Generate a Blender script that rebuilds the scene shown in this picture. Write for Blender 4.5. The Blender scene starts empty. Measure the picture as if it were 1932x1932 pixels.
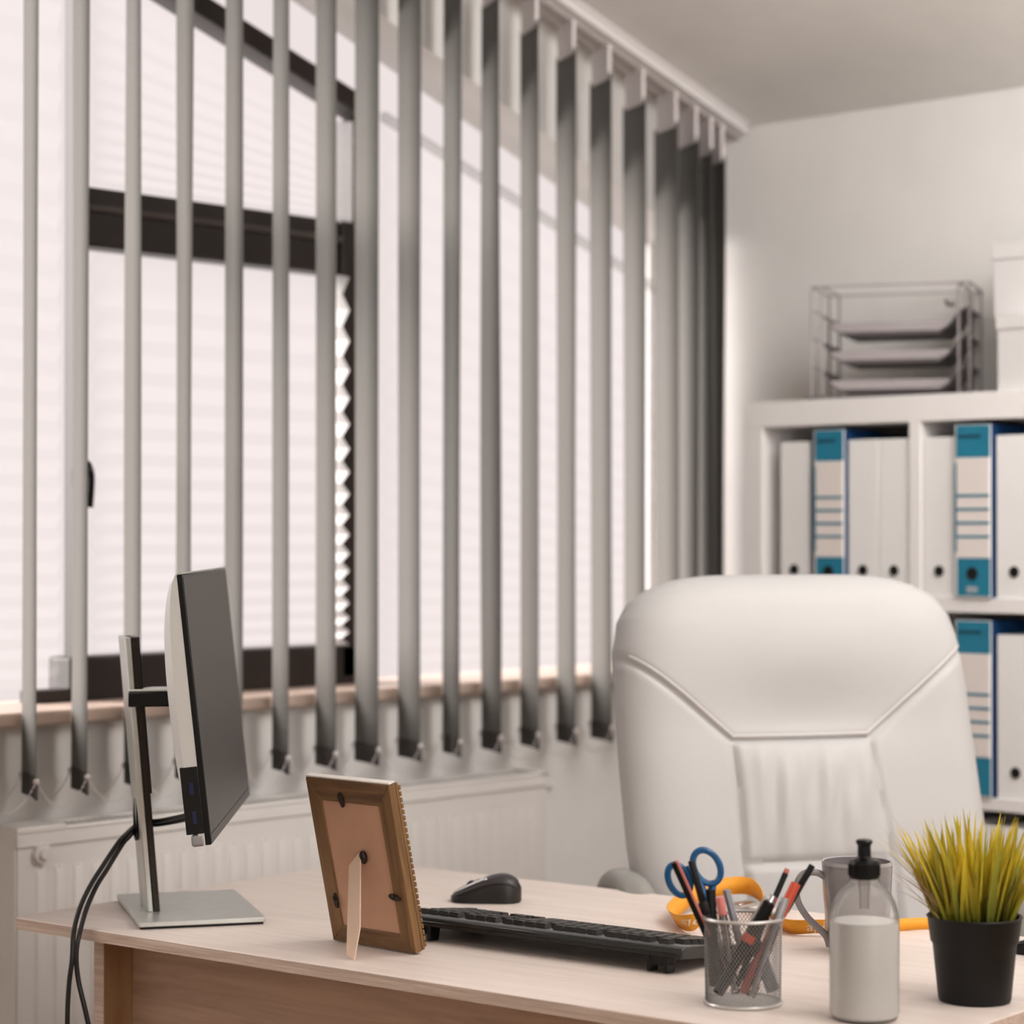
import bpy, math, random
from mathutils import Vector, Matrix
random.seed(7)
S = bpy.context.scene
COL = S.collection
PI = math.pi
# ------------------------------------------------------------------ camera, world, light, exposure
HEAD = math.radians(42.2)
RV = Vector((math.sin(HEAD), -math.cos(HEAD), 0))      # room direction that is the camera's right
FV = Vector((math.cos(HEAD), math.sin(HEAD), 0))       # room direction the camera looks
cam = bpy.data.cameras.new('camera'); camo = bpy.data.objects.new('camera', cam); COL.objects.link(camo)
camo.location = (0, 0, 1.30)
camo.rotation_euler = (math.radians(90) + math.atan(44 / 4450), 0, HEAD - PI / 2)
cam.sensor_width = 36; cam.lens = 4450 / 1932 * 36
cam.clip_start = .05; cam.clip_end = 60
cam.dof.use_dof = True; cam.dof.focus_distance = 3.16; cam.dof.aperture_fstop = 3.2
cam.dof.aperture_blades = 7
S.camera = camo
S.view_settings.view_transform = 'Standard'; S.view_settings.look = 'None'
S.view_settings.gamma = 1; S.view_settings.exposure = 0; S.view_settings.use_curve_mapping = False
W = bpy.data.worlds.new('overcast_sky'); S.world = W; W.use_nodes = True
bg = W.node_tree.nodes['Background']; bg.inputs[0].default_value = (.86, .77, .755, 1); bg.inputs[1].default_value = 1.0
sl = bpy.data.lights.new('veiled_sun', 'SUN'); sl.energy = 11.5; sl.angle = math.radians(70); sl.color = (1, .93, .90)
slo = bpy.data.objects.new('veiled_sun', sl); COL.objects.link(slo)
fl = bpy.data.lights.new('added_fill_far_side', 'AREA'); fl.shape = 'RECTANGLE'; fl.size = 2.6; fl.size_y = 1.7; fl.energy = 56; fl.color = (1, .965, .95)  # added fill light inside the unseen far wall, which has no window
flo = bpy.data.objects.new('added_fill_far_side', fl); COL.objects.link(flo); flo.location = (1.5, -1.70, 1.75)
flo.rotation_euler = Vector((-.25, -1, .12)).to_track_quat('Z', 'Y').to_euler()
ll = bpy.data.lights.new('added_fill_overhead', 'AREA'); ll.shape = 'RECTANGLE'; ll.size = 1.2; ll.size_y = .5; ll.energy = 12; ll.color = (1, .965, .955)  # added unseen fill from above; no fixture is modelled
llo = bpy.data.objects.new('added_fill_overhead', ll); COL.objects.link(llo); llo.location = (3.0, .75, 2.55)
ul = bpy.data.lights.new('added_upward_fill', 'AREA'); ul.shape = 'DISK'; ul.size = 1.3; ul.energy = 60; ul.color = (1, .97, .95)  # added unseen light aimed upward to brighten the ceiling and its bounce
ulo = bpy.data.objects.new('added_upward_fill', ul); COL.objects.link(ulo); ulo.location = (2.35, 0.0, 1.8); ulo.rotation_euler = (PI, 0, 0)
bl = bpy.data.lights.new('added_fill_shelf_side', 'AREA'); bl.shape = 'RECTANGLE'; bl.size = 1.3; bl.size_y = .7; bl.energy = 21; bl.color = (1, .975, .96)  # added unseen light that brightens the bookcase and the right wall
blo = bpy.data.objects.new('added_fill_shelf_side', bl); COL.objects.link(blo); blo.location = (3.40, 1.45, 2.32)
blo.rotation_euler = Vector((-.45, -.75, .5)).to_track_quat('Z', 'Y').to_euler()
slo.rotation_euler = Vector((-.62, .62, .48)).to_track_quat('Z', 'Y').to_euler()
try:
    S.cycles.use_denoising = True; S.cycles.max_bounces = 10; S.cycles.diffuse_bounces = 5
    S.cycles.transparent_max_bounces = 24; S.cycles.transmission_bounces = 10; S.cycles.sample_clamp_indirect = 6
    S.cycles.caustics_refractive = False; S.cycles.caustics_reflective = False
except Exception: pass

# ------------------------------------------------------------------ helpers
class MB:
    def __init__(s): s.v = []; s.f = []
    def add(s, v, f):
        n = len(s.v); s.v += [tuple(p) for p in v]; s.f += [tuple(i + n for i in q) for q in f]; return s
    def box(s, x0, x1, y0, y1, z0, z1):
        return s.add([(x0,y0,z0),(x1,y0,z0),(x1,y1,z0),(x0,y1,z0),(x0,y0,z1),(x1,y0,z1),(x1,y1,z1),(x0,y1,z1)],
                     [(3,2,1,0),(4,5,6,7),(0,1,5,4),(1,2,6,5),(2,3,7,6),(3,0,4,7)])
    def prism(s, poly, h0, h1, ax='z'):
        n = len(poly)
        def P(a, b, h): return (a, b, h) if ax == 'z' else ((a, h, b) if ax == 'y' else (h, a, b))
        v = [P(a, b, h0) for a, b in poly] + [P(a, b, h1) for a, b in poly]
        f = [tuple(range(n))[::-1], tuple(range(n, 2*n))] + [(i, (i+1) % n, n+(i+1) % n, n+i) for i in range(n)]
        return s.add(v, f)
    def tube(s, pts, r, n=8, cap=True, closed=False):
        pts = [Vector(p) for p in pts]; m = len(pts)
        rr = r if isinstance(r, (list, tuple)) else [r]*m
        T = []
        for i in range(m):
            a = pts[(i-1) % m] if (closed or i) else pts[0]
            b = pts[(i+1) % m] if (closed or i < m-1) else pts[-1]
            T.append((b-a).normalized())
        u = T[0].orthogonal().normalized(); v = []
        for i in range(m):
            u = (u - T[i]*u.dot(T[i])).normalized(); w = T[i].cross(u)
            v += [pts[i] + (u*math.cos(2*PI*k/n) + w*math.sin(2*PI*k/n))*rr[i] for k in range(n)]
        f = []
        for i in range(m if closed else m-1):
            j = (i+1) % m
            f += [(i*n+k, i*n+(k+1) % n, j*n+(k+1) % n, j*n+k) for k in range(n)]
        if cap and not closed: f += [tuple(range(n))[::-1], tuple((m-1)*n+k for k in range(n))]
        return s.add(v, f)
    def cyl(s, p, q, r, r2=None, n=20): return s.tube([p, q], [r, r if r2 is None else r2], n)
    def lathe(s, prof, n=40, c=(0,0,0), close=False):
        m = len(prof); v = []
        for r, z in prof: v += [(c[0]+r*math.cos(2*PI*k/n), c[1]+r*math.sin(2*PI*k/n), c[2]+z) for k in range(n)]
        f = [(i*n+k, i*n+(k+1) % n, (i+1)*n+(k+1) % n, (i+1)*n+k) for i in range(m-1) for k in range(n)]
        if close: f += [((m-1)*n+k, (m-1)*n+(k+1) % n, (k+1) % n, k) for k in range(n)]
        return s.add(v, f)
    def grid(s, nu, nv, fn, wrap=False):
        v = [fn(i/(nu-1), j/(nv-1)) for j in range(nv) for i in range(nu)]
        f = [(j*nu+i, j*nu+i+1, (j+1)*nu+i+1, (j+1)*nu+i) for j in range(nv-1) for i in range(nu-1)]
        return s.add(v, f)
    def sphere(s, c, r, n=10, m=6, sc=(1,1,1)):
        return s.lathe([(0.0001*r, -r*sc[2])] + [(r*sc[0]*math.sin(PI*i/m), -r*sc[2]*math.cos(PI*i/m)) for i in range(1, m)] + [(0.0001*r, r*sc[2])], n, c)
    def mesh(s, name, mt):
        me = bpy.data.meshes.new(name); me.from_pydata(s.v, [], s.f); me.update()
        if mt: me.materials.append(mt)
        return me
    def build(s, name, mt, par=None, bev=0, smooth=False, seg=2, solid=0, angle=35):
        me = s.mesh(name, mt)
        if smooth or bev:
            me.polygons.foreach_set('use_smooth', [True]*len(me.polygons))
            me.set_sharp_from_angle(angle=math.radians(angle))
        o = bpy.data.objects.new(name, me); COL.objects.link(o)
        if par is not None: o.parent = par
        if solid:
            m = o.modifiers.new('thickness', 'SOLIDIFY'); m.thickness = solid; m.offset = 0
        if bev:
            m = o.modifiers.new('edge', 'BEVEL'); m.width = bev; m.segments = seg; m.limit_method = 'ANGLE'; m.angle_limit = math.radians(40)
        return o
def tag(o, label, cat, group=None, kind=None):
    o['label'] = label; o['category'] = cat
    if group: o['group'] = group
    if kind: o['kind'] = kind
    return o
def struct(o, label=None):
    o['kind'] = 'structure'
    if label: o['label'] = label
    return o
def thing(name, loc, label, cat, x=None, y=None, group=None, rz=0):
    o = bpy.data.objects.new(name, None); COL.objects.link(o); o.empty_display_size = .05
    if x is None: o.location = loc; o.rotation_euler = (0, 0, rz)
    else:
        x = Vector(x).normalized(); y = Vector(y).normalized(); z = x.cross(y)
        M = Matrix((x, y, z)).transposed().to_4x4(); M.translation = Vector(loc)
        o.matrix_world = M
    return tag(o, label, cat, group)
def copy_tree(o, par=None):
    c = o.copy(); COL.objects.link(c)
    if par is not None: c.parent = par
    for ch in o.children: copy_tree(ch, c)
    return c
def catmull(P, k=6):
    P = [Vector(p) for p in P]; out = []
    for i in range(len(P)-1):
        a = P[max(i-1, 0)]; b = P[i]; c = P[i+1]; d = P[min(i+2, len(P)-1)]
        for j in range(k):
            t = j/k; out.append(.5*((2*b)+(c-a)*t+(2*a-5*b+4*c-d)*t*t+(3*b-a-3*c+d)*t**3))
    return out + [P[-1]]
# ------------------------------------------------------------------ materials
def mat(name, c, rough=.5, metal=0, spec=.5, var=.04, vs=8, bump=0, bs=60, trans=0, ior=1.45, coat=0, stretch=None, c2=None, alpha=1, sub=0):
    m = bpy.data.materials.new(name); m.use_nodes = True; nt = m.node_tree; N = nt.nodes; L = nt.links
    b = N['Principled BSDF']; b.inputs['Roughness'].default_value = rough; b.inputs['Metallic'].default_value = metal
    b.inputs['Specular IOR Level'].default_value = spec; b.inputs['Transmission Weight'].default_value = trans
    b.inputs['IOR'].default_value = ior; b.inputs['Coat Weight'].default_value = coat; b.inputs['Alpha'].default_value = alpha
    tc = N.new('ShaderNodeTexCoord'); mp = N.new('ShaderNodeMapping'); L.new(tc.outputs['Object'], mp.inputs[0])
    if stretch: mp.inputs['Scale'].default_value = stretch
    nz = N.new('ShaderNodeTexNoise'); nz.inputs['Scale'].default_value = vs; nz.inputs['Detail'].default_value = 6
    L.new(mp.outputs[0], nz.inputs['Vector'])
    rp = N.new('ShaderNodeValToRGB'); rp.color_ramp.elements[0].position = .35; rp.color_ramp.elements[1].position = .65
    d = c2 if c2 else tuple(max(0, x*(1-var*2)) for x in c)
    rp.color_ramp.elements[0].color = (*d, 1); rp.color_ramp.elements[1].color = (*c, 1)
    L.new(nz.outputs[0], rp.inputs[0]); L.new(rp.outputs[0], b.inputs['Base Color'])
    if bump:
        n2 = N.new('ShaderNodeTexNoise'); n2.inputs['Scale'].default_value = bs; n2.inputs['Detail'].default_value = 4
        L.new(mp.outputs[0], n2.inputs['Vector'])
        bp = N.new('ShaderNodeBump'); bp.inputs['Strength'].default_value = bump; bp.inputs['Distance'].default_value = .002
        L.new(n2.outputs[0], bp.inputs['Height']); L.new(bp.outputs[0], b.inputs['Normal'])
    return m
def wood(name, c, c2, scale=(30, 1.6, 30), rough=.45, bump=.15, vs=2.2):
    m = mat(name, c, rough, c2=c2, vs=vs, stretch=scale, bump=bump, bs=6, spec=.35)
    N = m.node_tree.nodes; L = m.node_tree.links
    nz = [n for n in N if n.type == 'TEX_NOISE'][0]; nz.inputs['Distortion'].default_value = .6; nz.inputs['Roughness'].default_value = .65
    rp = [n for n in N if n.type == 'VALTORGB'][0]; rp.color_ramp.elements[0].position = .30; rp.color_ramp.elements[1].position = .62
    return m
def sheer(name, c, tr=.6, k=.5):
    m = bpy.data.materials.new(name); m.use_nodes = True; nt = m.node_tree; N = nt.nodes; L = nt.links
    N.remove(N['Principled BSDF']); out = N['Material Output']
    t = N.new('ShaderNodeBsdfTransparent'); d = N.new('ShaderNodeBsdfTranslucent'); d.inputs[0].default_value = (*c, 1)
    g = N.new('ShaderNodeBsdfDiffuse'); g.inputs[0].default_value = (*c, 1)
    nz = N.new('ShaderNodeTexNoise'); nz.inputs['Scale'].default_value = 180
    mr = N.new('ShaderNodeMapRange'); mr.inputs[3].default_value = 1-tr-.04; mr.inputs[4].default_value = 1-tr+.04
    tc = N.new('ShaderNodeTexCoord'); L.new(tc.outputs['Object'], nz.inputs['Vector']); L.new(nz.outputs[0], mr.inputs[0])
    m1 = N.new('ShaderNodeMixShader'); m1.inputs[0].default_value = k; L.new(d.outputs[0], m1.inputs[1]); L.new(g.outputs[0], m1.inputs[2])
    m2 = N.new('ShaderNodeMixShader'); L.new(mr.outputs[0], m2.inputs[0]); L.new(t.outputs[0], m2.inputs[1]); L.new(m1.outputs[0], m2.inputs[2])
    L.new(m2.outputs[0], out.inputs[0]); return m
def glassy(name, c=(1,1,1), refl=.06, haze=0):
    m = bpy.data.materials.new(name); m.use_nodes = True; nt = m.node_tree; N = nt.nodes; L = nt.links
    N.remove(N['Principled BSDF']); out = N['Material Output']
    t = N.new('ShaderNodeBsdfTransparent'); t.inputs[0].default_value = (*c, 1)
    g = N.new('ShaderNodeBsdfGlossy'); g.inputs['Roughness'].default_value = .04
    lw = N.new('ShaderNodeLayerWeight'); lw.inputs[0].default_value = refl
    m2 = N.new('ShaderNodeMixShader'); L.new(lw.outputs['Fresnel'], m2.inputs[0]); L.new(g.outputs[0], m2.inputs[2])
    if haze:
        d = N.new('ShaderNodeBsdfDiffuse'); d.inputs[0].default_value = (.85, .84, .82, 1); mh = N.new('ShaderNodeMixShader'); mh.inputs[0].default_value = haze
        L.new(t.outputs[0], mh.inputs[1]); L.new(d.outputs[0], mh.inputs[2]); L.new(mh.outputs[0], m2.inputs[1])
    else: L.new(t.outputs[0], m2.inputs[1])
    L.new(m2.outputs[0], out.inputs[0]); return m
M_wall = mat('white_wall_paint', (.82, .80, .775), .8, bump=.15, bs=120, var=.015, spec=.2)
M_ceil = mat('white_ceiling_paint', (.80, .78, .745), .85, bump=.1, bs=90, var=.02, spec=.15)
M_floor = wood('laminate_floor_oak', (.42, .30, .21), (.30, .20, .14), (8, 1, 8), .4)
M_frame = mat('dark_brown_window_profile', (.030, .021, .018), .35, var=.12, vs=12)
M_ledge = mat('dark_brown_profile_ledge', (.075, .058, .052), .3, var=.08)
M_sill = mat('pale_pink_marble_sill', (.80, .62, .52), .35, var=.1, vs=14, bump=.05)
M_shade = sheer('sheer_white_pleated_fabric', (.98, .96, .95), .95, .15)
M_hem = sheer('white_pleated_fabric_edge', (.95, .93, .92), .35, .1)
M_shrail = sheer('semi_sheer_shade_hem', (.22, .21, .20), .72, .5)
M_pane = glassy('clear_window_glass')
M_slat = mat('grey_blind_fabric', (.168, .163, .151), .85, var=.03, vs=200, bump=.2, bs=900, spec=.15)
M_slatend = mat('dark_blind_weight_pocket', (.085, .078, .073), .85, var=.05, vs=100, spec=.15)
M_rail = mat('white_painted_aluminium', (.72, .69, .68), .35, var=.02)
M_plas = mat('white_translucent_plastic', (.70, .64, .64), .4, var=.03)
M_rad = mat('white_radiator_enamel', (.74, .71, .68), .38, var=.015)
M_radd = mat('slot_metal_painted_shade', (.42, .38, .36), .5)  # darker grey puts the shade of dimples and rail channel into the colour
M_desk = wood('pale_oak_laminate_top', (.76, .67, .615), (.67, .57, .51), (30, 1.5, 30), .42, .12)
M_deske = wood('pale_oak_edge_band', (.62, .50, .42), (.42, .30, .24), (60, 2.2, 60), .55, .35, 3)
M_deskp = wood('oak_laminate_panel', (.50, .34, .25), (.36, .23, .165), (20, 1.3, 20), .5, .15)
M_deskl = wood('brown_oak_leg_panel', (.33, .19, .095), (.22, .115, .055), (18, 18, 1.5), .5, .12)
M_alu = mat('brushed_silver_aluminium', (.62, .63, .60), .38, metal=.75, var=.03, vs=60)
M_silv = mat('silver_grey_plastic', (.66, .655, .64), .35, metal=.2, var=.02)
M_dkplas = mat('matt_black_plastic', (.008, .007, .0065), .5, spec=.3, var=.15, vs=60, bump=.1, bs=700)
M_blk = mat('glossy_black_plastic', (.004, .004, .004), .25, spec=.3, var=.1)
M_scr = mat('dark_display_glass', (.05, .043, .04), .38, spec=.9, var=.03, vs=2)  # base lifted off black, painting in some hazy room reflection
M_rub = mat('black_cable_rubber', (.012, .011, .010), .35, var=.1)
M_blue = mat('blue_port_plastic', (.004, .012, .06), .35)
M_fwood = wood('brown_stained_frame_wood', (.21, .115, .055), (.10, .052, .024), (2.5, 60, 30), .5, .3, 2.5)
M_fwoodv = wood('brown_stained_upright_wood', (.23, .125, .052), (.12, .062, .025), (60, 30, 2.5), .5, .3, 2.5)
M_ftop = mat('white_washed_frame_paint', (.80, .76, .70), .5, var=.05)
M_card = mat('pinkish_kraft_backing_board', (.56, .33, .22), .8, var=.03, vs=30)
M_easel = mat('pale_kraft_easel_board', (.72, .54, .41), .75, var=.03, vs=30)
M_bronze = mat('dark_bronze_metal', (.035, .025, .02), .4, metal=.6, bump=.3, bs=300)
M_mesh = mat('silver_painted_steel', (.62, .60, .58), .32, metal=.65, var=.03)
M_wire = mat('grey_steel_wire', (.30, .285, .275), .4, metal=.6, var=.03)
M_red = mat('red_lacquer', (.55, .085, .065), .4, var=.06)
M_orr = mat('orange_red_plastic', (.58, .075, .03), .35, var=.06)
M_pink = mat('coral_pink_plastic', (.60, .19, .16), .4)
M_slate = mat('slate_grey_plastic', (.24, .23, .26), .4)
M_gsl = mat('dull_silver_plastic', (.34, .33, .34), .35, metal=.3)
M_clear = glassy('frosted_clear_plastic', (.80, .76, .75), .3)
M_sciss = mat('blue_scissor_plastic', (.008, .10, .26), .3, var=.08)
M_steel = mat('polished_steel', (.6, .6, .6), .2, metal=1)
M_mug = mat('grey_glazed_ceramic', (.235, .215, .22), .16, var=.03, coat=.4)
M_mugin = mat('grey_glazed_rim', (.36, .34, .345), .15, var=.03, coat=.4)
M_bott = glassy('clear_pet_plastic', (.985, .98, .975), .14, .16)
M_gel = mat('milky_sanitizer_gel', (.62, .61, .585), .35, var=.02, vs=20)
M_pot = mat('dark_charcoal_pot_plastic', (.006, .0055, .005), .5, spec=.3, var=.1, bump=.1, bs=400)
M_soil = mat('dark_potting_soil', (.02, .015, .01), .9, bump=1, bs=200)
M_leather = mat('white_leather', (.50, .49, .484), .48, var=.012, bump=.12, bs=260, spec=.35)
M_piping = mat('white_leather_piping', (.60, .575, .56), .5, var=.02)
M_arm = mat('grey_green_armrest_plastic', (.30, .295, .27), .4)
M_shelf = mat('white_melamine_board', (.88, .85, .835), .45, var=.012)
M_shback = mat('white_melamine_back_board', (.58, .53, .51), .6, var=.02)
M_bind = mat('white_binder_board', (.88, .865, .85), .5, var=.012)
M_teal = mat('teal_blue_binder_print', (.018, .205, .32), .5, var=.05)
M_navy = mat('dark_blue_binder_cover', (.006, .05, .16), .5, var=.05)
M_label = mat('cream_binder_label_paper', (.80, .73, .69), .7, var=.01)
M_ink = mat('dark_teal_print', (.01, .07, .12), .6)
M_hole = mat('black_finger_ring', (.004, .004, .004), .5)
M_tray = mat('grey_tray_metal', (.16, .14, .14), .45, metal=.1)
M_trlip = mat('pale_lilac_tray_lip', (.36, .325, .33), .4)
M_paper = mat('white_office_paper', (.76, .73, .71), .8, var=.03, vs=40)
M_box = mat('white_archive_box_card', (.72, .70, .69), .7, var=.02)
M_orange = mat('orange_lanyard_fabric', (.86, .36, .025), .6, var=.04, vs=60, bump=.2, bs=500)
M_print = mat('white_ribbon_print', (.88, .78, .66), .6)
M_keys = mat('dark_grey_keycap_plastic', (.022, .021, .020), .36, var=.08)
M_kbtop = mat('black_keyboard_deck', (.017, .0175, .0165), .2, var=.05)
M_mtop = mat('charcoal_purple_soft_plastic', (.04, .033, .035), .4, var=.05)
M_chrome = mat('bright_silver_trim', (.8, .8, .8), .15, metal=.9)
M_skin = mat('rubber_grip_brown_black', (.012, .009, .007), .45, var=.1)
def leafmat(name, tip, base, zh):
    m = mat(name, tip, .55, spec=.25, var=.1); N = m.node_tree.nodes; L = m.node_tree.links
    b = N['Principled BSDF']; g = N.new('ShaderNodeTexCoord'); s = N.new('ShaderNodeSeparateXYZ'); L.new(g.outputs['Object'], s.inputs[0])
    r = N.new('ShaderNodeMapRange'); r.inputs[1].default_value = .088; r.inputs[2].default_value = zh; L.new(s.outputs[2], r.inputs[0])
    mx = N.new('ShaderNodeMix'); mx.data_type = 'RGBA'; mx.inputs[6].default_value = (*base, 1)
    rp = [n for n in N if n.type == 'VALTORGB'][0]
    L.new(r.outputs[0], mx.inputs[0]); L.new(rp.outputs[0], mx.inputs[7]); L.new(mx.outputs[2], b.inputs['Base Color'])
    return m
M_leaf = leafmat('yellow_green_grass_plastic', (.74, .56, .04), (.055, .085, .008), .17)  # green base also darkened, painting in the shade inside the tuft
M_leaf2 = leafmat('olive_grass_plastic', (.46, .43, .05), (.035, .06, .007), .18)  # olive base carries the same painted inner shade
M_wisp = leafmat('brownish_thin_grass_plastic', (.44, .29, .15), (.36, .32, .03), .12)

# ------------------------------------------------------------------ room shell
WY = 3.34; WX = 4.36; CZ = 2.236; CS = .30
def ceil_z(x): return CZ + CS*(WX - x)
X0 = -.9; YB = -1.8; OX0, OX1 = 1.45, 4.305; OZ0 = .985; PY = 3.46
def open_z(x): return 2.335 - .352*(x - 3.295)
wl = MB(); T = .15
wl.prism([(X0, 0), (WX, 0), (WX, OZ0), (X0, OZ0)], WY, WY+T, 'y')
wl.prism([(X0, OZ0), (OX0, OZ0), (OX0, ceil_z(OX0)), (X0, ceil_z(X0))], WY, WY+T, 'y')
wl.prism([(OX1, OZ0), (WX, OZ0), (WX, ceil_z(WX)), (OX1, ceil_z(OX1))], WY, WY+T, 'y')
wl.prism([(OX0, open_z(OX0)), (OX1, open_z(OX1)), (OX1, ceil_z(OX1)), (OX0, ceil_z(OX0))], WY, WY+T, 'y')
struct(wl.build('wall_left', M_wall), 'white painted wall with the big window behind the vertical blinds')
struct(MB().box(WX, WX+.12, YB, WY+T, 0, CZ+.02).build('wall_right', M_wall), 'low white wall behind the white bookcase')
struct(MB().box(X0-.12, X0, YB, WY+T, 0, ceil_z(X0)).build('wall_back', M_wall), 'white wall behind the camera')
struct(MB().prism([(X0, 0), (WX+.12, 0), (WX+.12, ceil_z(WX+.12)), (X0, ceil_z(X0))], YB-.12, YB, 'y').build('wall_front', M_wall), 'white wall on the far side, out of view')
struct(MB().box(X0, WX+.12, YB, WY+T, -.1, 0).build('floor', M_floor), 'oak coloured laminate floor')
struct(MB().prism([(X0, ceil_z(X0)), (WX+.12, ceil_z(WX+.12)), (WX+.12, ceil_z(WX+.12)+.15), (X0, ceil_z(X0)+.15)], YB, WY+T, 'y').build('ceiling', M_ceil), 'sloping white attic ceiling')
struct(MB().box(X0, WX, WY-.012, WY, 0, .07).build('baseboard_left', M_shelf, bev=.003))
struct(MB().box(WX-.012, WX, YB, WY-.012, 0, .07).build('baseboard_right', M_shelf, bev=.003))

# ---- window
win = bpy.data.objects.new('window_1', None); COL.objects.link(win); win.location = (0, 0, 0); struct(win, 'wide dark-framed window with sheer pleated shades behind the blinds')
MB().box(2.640, 2.667, PY, PY+.04, 1.009, 2.385).build('window_stile', M_frame, win, bev=.006)
MB().box(3.303, 3.392, PY, PY+.07, 1.009, 1.938).build('window_stile', M_frame, win, bev=.006)
MB().box(3.338, 3.392, PY, PY+.07, 1.93, 2.15).build('window_stile', M_frame, win, bev=.006)
MB().box(2.55, 2.64, PY, PY+.05, .985, 1.022).build('window_foot_block', M_frame, win, bev=.004)
MB().box(2.628, 3.392, PY, PY+.07, .985, 1.079).build('window_bottom_rail', M_frame, win, bev=.006)
MB().box(2.665, 3.303, PY+.005, PY+.07, 1.829, 1.938).build('window_transom', M_frame, win, bev=.006)
MB().box(2.665, 3.303, PY-.006, PY+.01, 1.893, 1.905).build('transom_ledge', M_ledge, win, bev=.003)
tb = MB(); tb.prism([(2.3, 2.495), (3.40, 2.143), (3.40, 2.190), (2.3, 2.542)], PY, PY+.06, 'y'); tb.build('window_top_rail', M_frame, win, bev=.005)
tb = MB(); tb.prism([(3.40, 2.150), (4.30, 1.862), (4.30, 1.880), (3.40, 2.168)], PY-.03, PY-.012, 'y'); tb.build('shade_top_rail', M_shrail, win)
MB().box(4.292, 4.305, PY, PY+.05, .99, open_z(4.30)).build('window_end_stile', M_rail, win)
hd = MB(); hd.box(2.628, 2.644, PY-.04, PY, 1.39, 1.42); hd.tube(catmull([(2.632, PY-.04, 1.43), (2.6315, PY-.048, 1.42), (2.6335, PY-.05, 1.40), (2.6315, PY-.048, 1.35)]), .007, 8)
hd.build('window_handle', M_blk, win, smooth=True)
for (a, b, z0, z1) in ((2.665, 3.303, 1.079, 1.829), (2.665, 3.338, 1.938, 2.36)):
    pts = [(a, z0), (b, z0), (b, z1 if z1 < 2 else 2.16), (a, z1 if z1 < 2 else 2.37)]
    MB().prism(pts, PY+.03, PY+.034, 'y').build('window_pane', M_pane, win)
MB().prism([(3.39, .99), (4.295, .99), (4.295, open_z(4.295)), (3.39, open_z(3.39))], PY+.05, PY+.054, 'y').build('window_pane', M_pane, win)
MB().prism([(OX0, .99), (2.60, .99), (2.60, open_z(2.60)), (OX0, open_z(OX0))], PY+.05, PY+.054, 'y').build('window_pane', M_pane, win)
MB().prism([(2.60, 2.41), (3.40, 2.19), (3.40, open_z(3.40)), (2.60, open_z(2.60))], PY+.05, PY+.054, 'y').build('window_pane', M_pane, win)
def pleats(x0, x1, z0, ztop, yc, dy, n0, name):
    zs = [0]; 
    while zs[-1] < 1: zs.append(zs[-1] + n0*(.55 + .9*zs[-1]))
    zs[-1] = 1; m = MB(); v = []; f = []
    nx = 6
    for j, t in enumerate(zs):
        for i in range(nx):
            x = x0 + (x1-x0)*i/(nx-1); zt = ztop(x)
            v.append((x, yc + (dy if j % 2 else -dy), z0 + (zt-z0)*t))
    for j in range(len(zs)-1):
        for i in range(nx-1): f.append((j*nx+i, j*nx+i+1, (j+1)*nx+i+1, (j+1)*nx+i))
    m.add(v, f); return m.build(name, M_shade, win)
pleats(2.672, 3.296, 1.079, lambda x: 1.826, PY-.004, .0085, .032, 'pleated_shade')
pleats(3.262, 3.3025, 1.079, lambda x: 1.826, PY-.012, .011, .032, 'shade_edge_hem').data.materials[0] = M_hem
pleats(2.672, 3.332, 1.94, lambda x: 2.374-.32*(x-2.665), PY-.004, .006, .05, 'pleated_shade')
pleats(3.40, 4.29, .99, lambda x: 2.15-.32*(x-3.40), PY-.02, .006, .024, 'pleated_shade')
pleats(1.5, 2.585, 1.03, lambda x: 2.50-.10*(x-1.5), PY-.02, .006, .022, 'pleated_shade')
struct(MB().box(OX0-.02, WX-.01, 3.31, PY+.1, .973, .999).build('trim_1', M_sill, bev=.006), 'pale pinkish stone window sill')

# ---- vertical blind
blind = thing('vertical_blind', (0, 0, 0), 'grey vertical fabric blind hanging in front of the whole window', 'blind')
BY = 3.25
hr = MB(); xa, xb = 1.3, 4.335
hr.prism([(xa, ceil_z(xa)-.002), (xb, ceil_z(xb)-.002), (xb, ceil_z(xb)-.030), (xa, ceil_z(xa)-.030)], BY-.045, BY+.03, 'y')
hr.prism([(xa, ceil_z(xa)-.002), (xb, ceil_z(xb)-.002), (xb, ceil_z(xb)-.012), (xa, ceil_z(xa)-.012)], BY-.052, BY-.045, 'y')
hr.build('head_rail', M_rail, blind, bev=.003)
hr = MB(); hr.prism([(xa, ceil_z(xa)-.031), (xb, ceil_z(xb)-.031), (xb, ceil_z(xb)-.040), (xa, ceil_z(xa)-.040)], BY-.022, BY+.010, 'y')
hr.build('rail_channel', M_radd, blind)
SL = [(1.813,65),(1.927,64.5),(2.041,65),(2.155,64),(2.268,64.5),(2.3817,64.4),(2.4854,64.7),(2.5998,63.3),(2.7148,62.9),(2.8314,63.2),(2.9458,61.1),(3.0602,63.8),(3.1679,66.3),(3.2843,64.7),(3.4045,59.1),(3.5198,60.4),(3.6369,58.8),(3.7532,59.2),(3.8676,60.9),(3.9804,61.5),(4.0933,62.2),(4.1684,60.3),(4.2255,58.3),(4.2658,58.8)]
def slat_top(x): return 2.351 - .325*(x-3.651)
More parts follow.
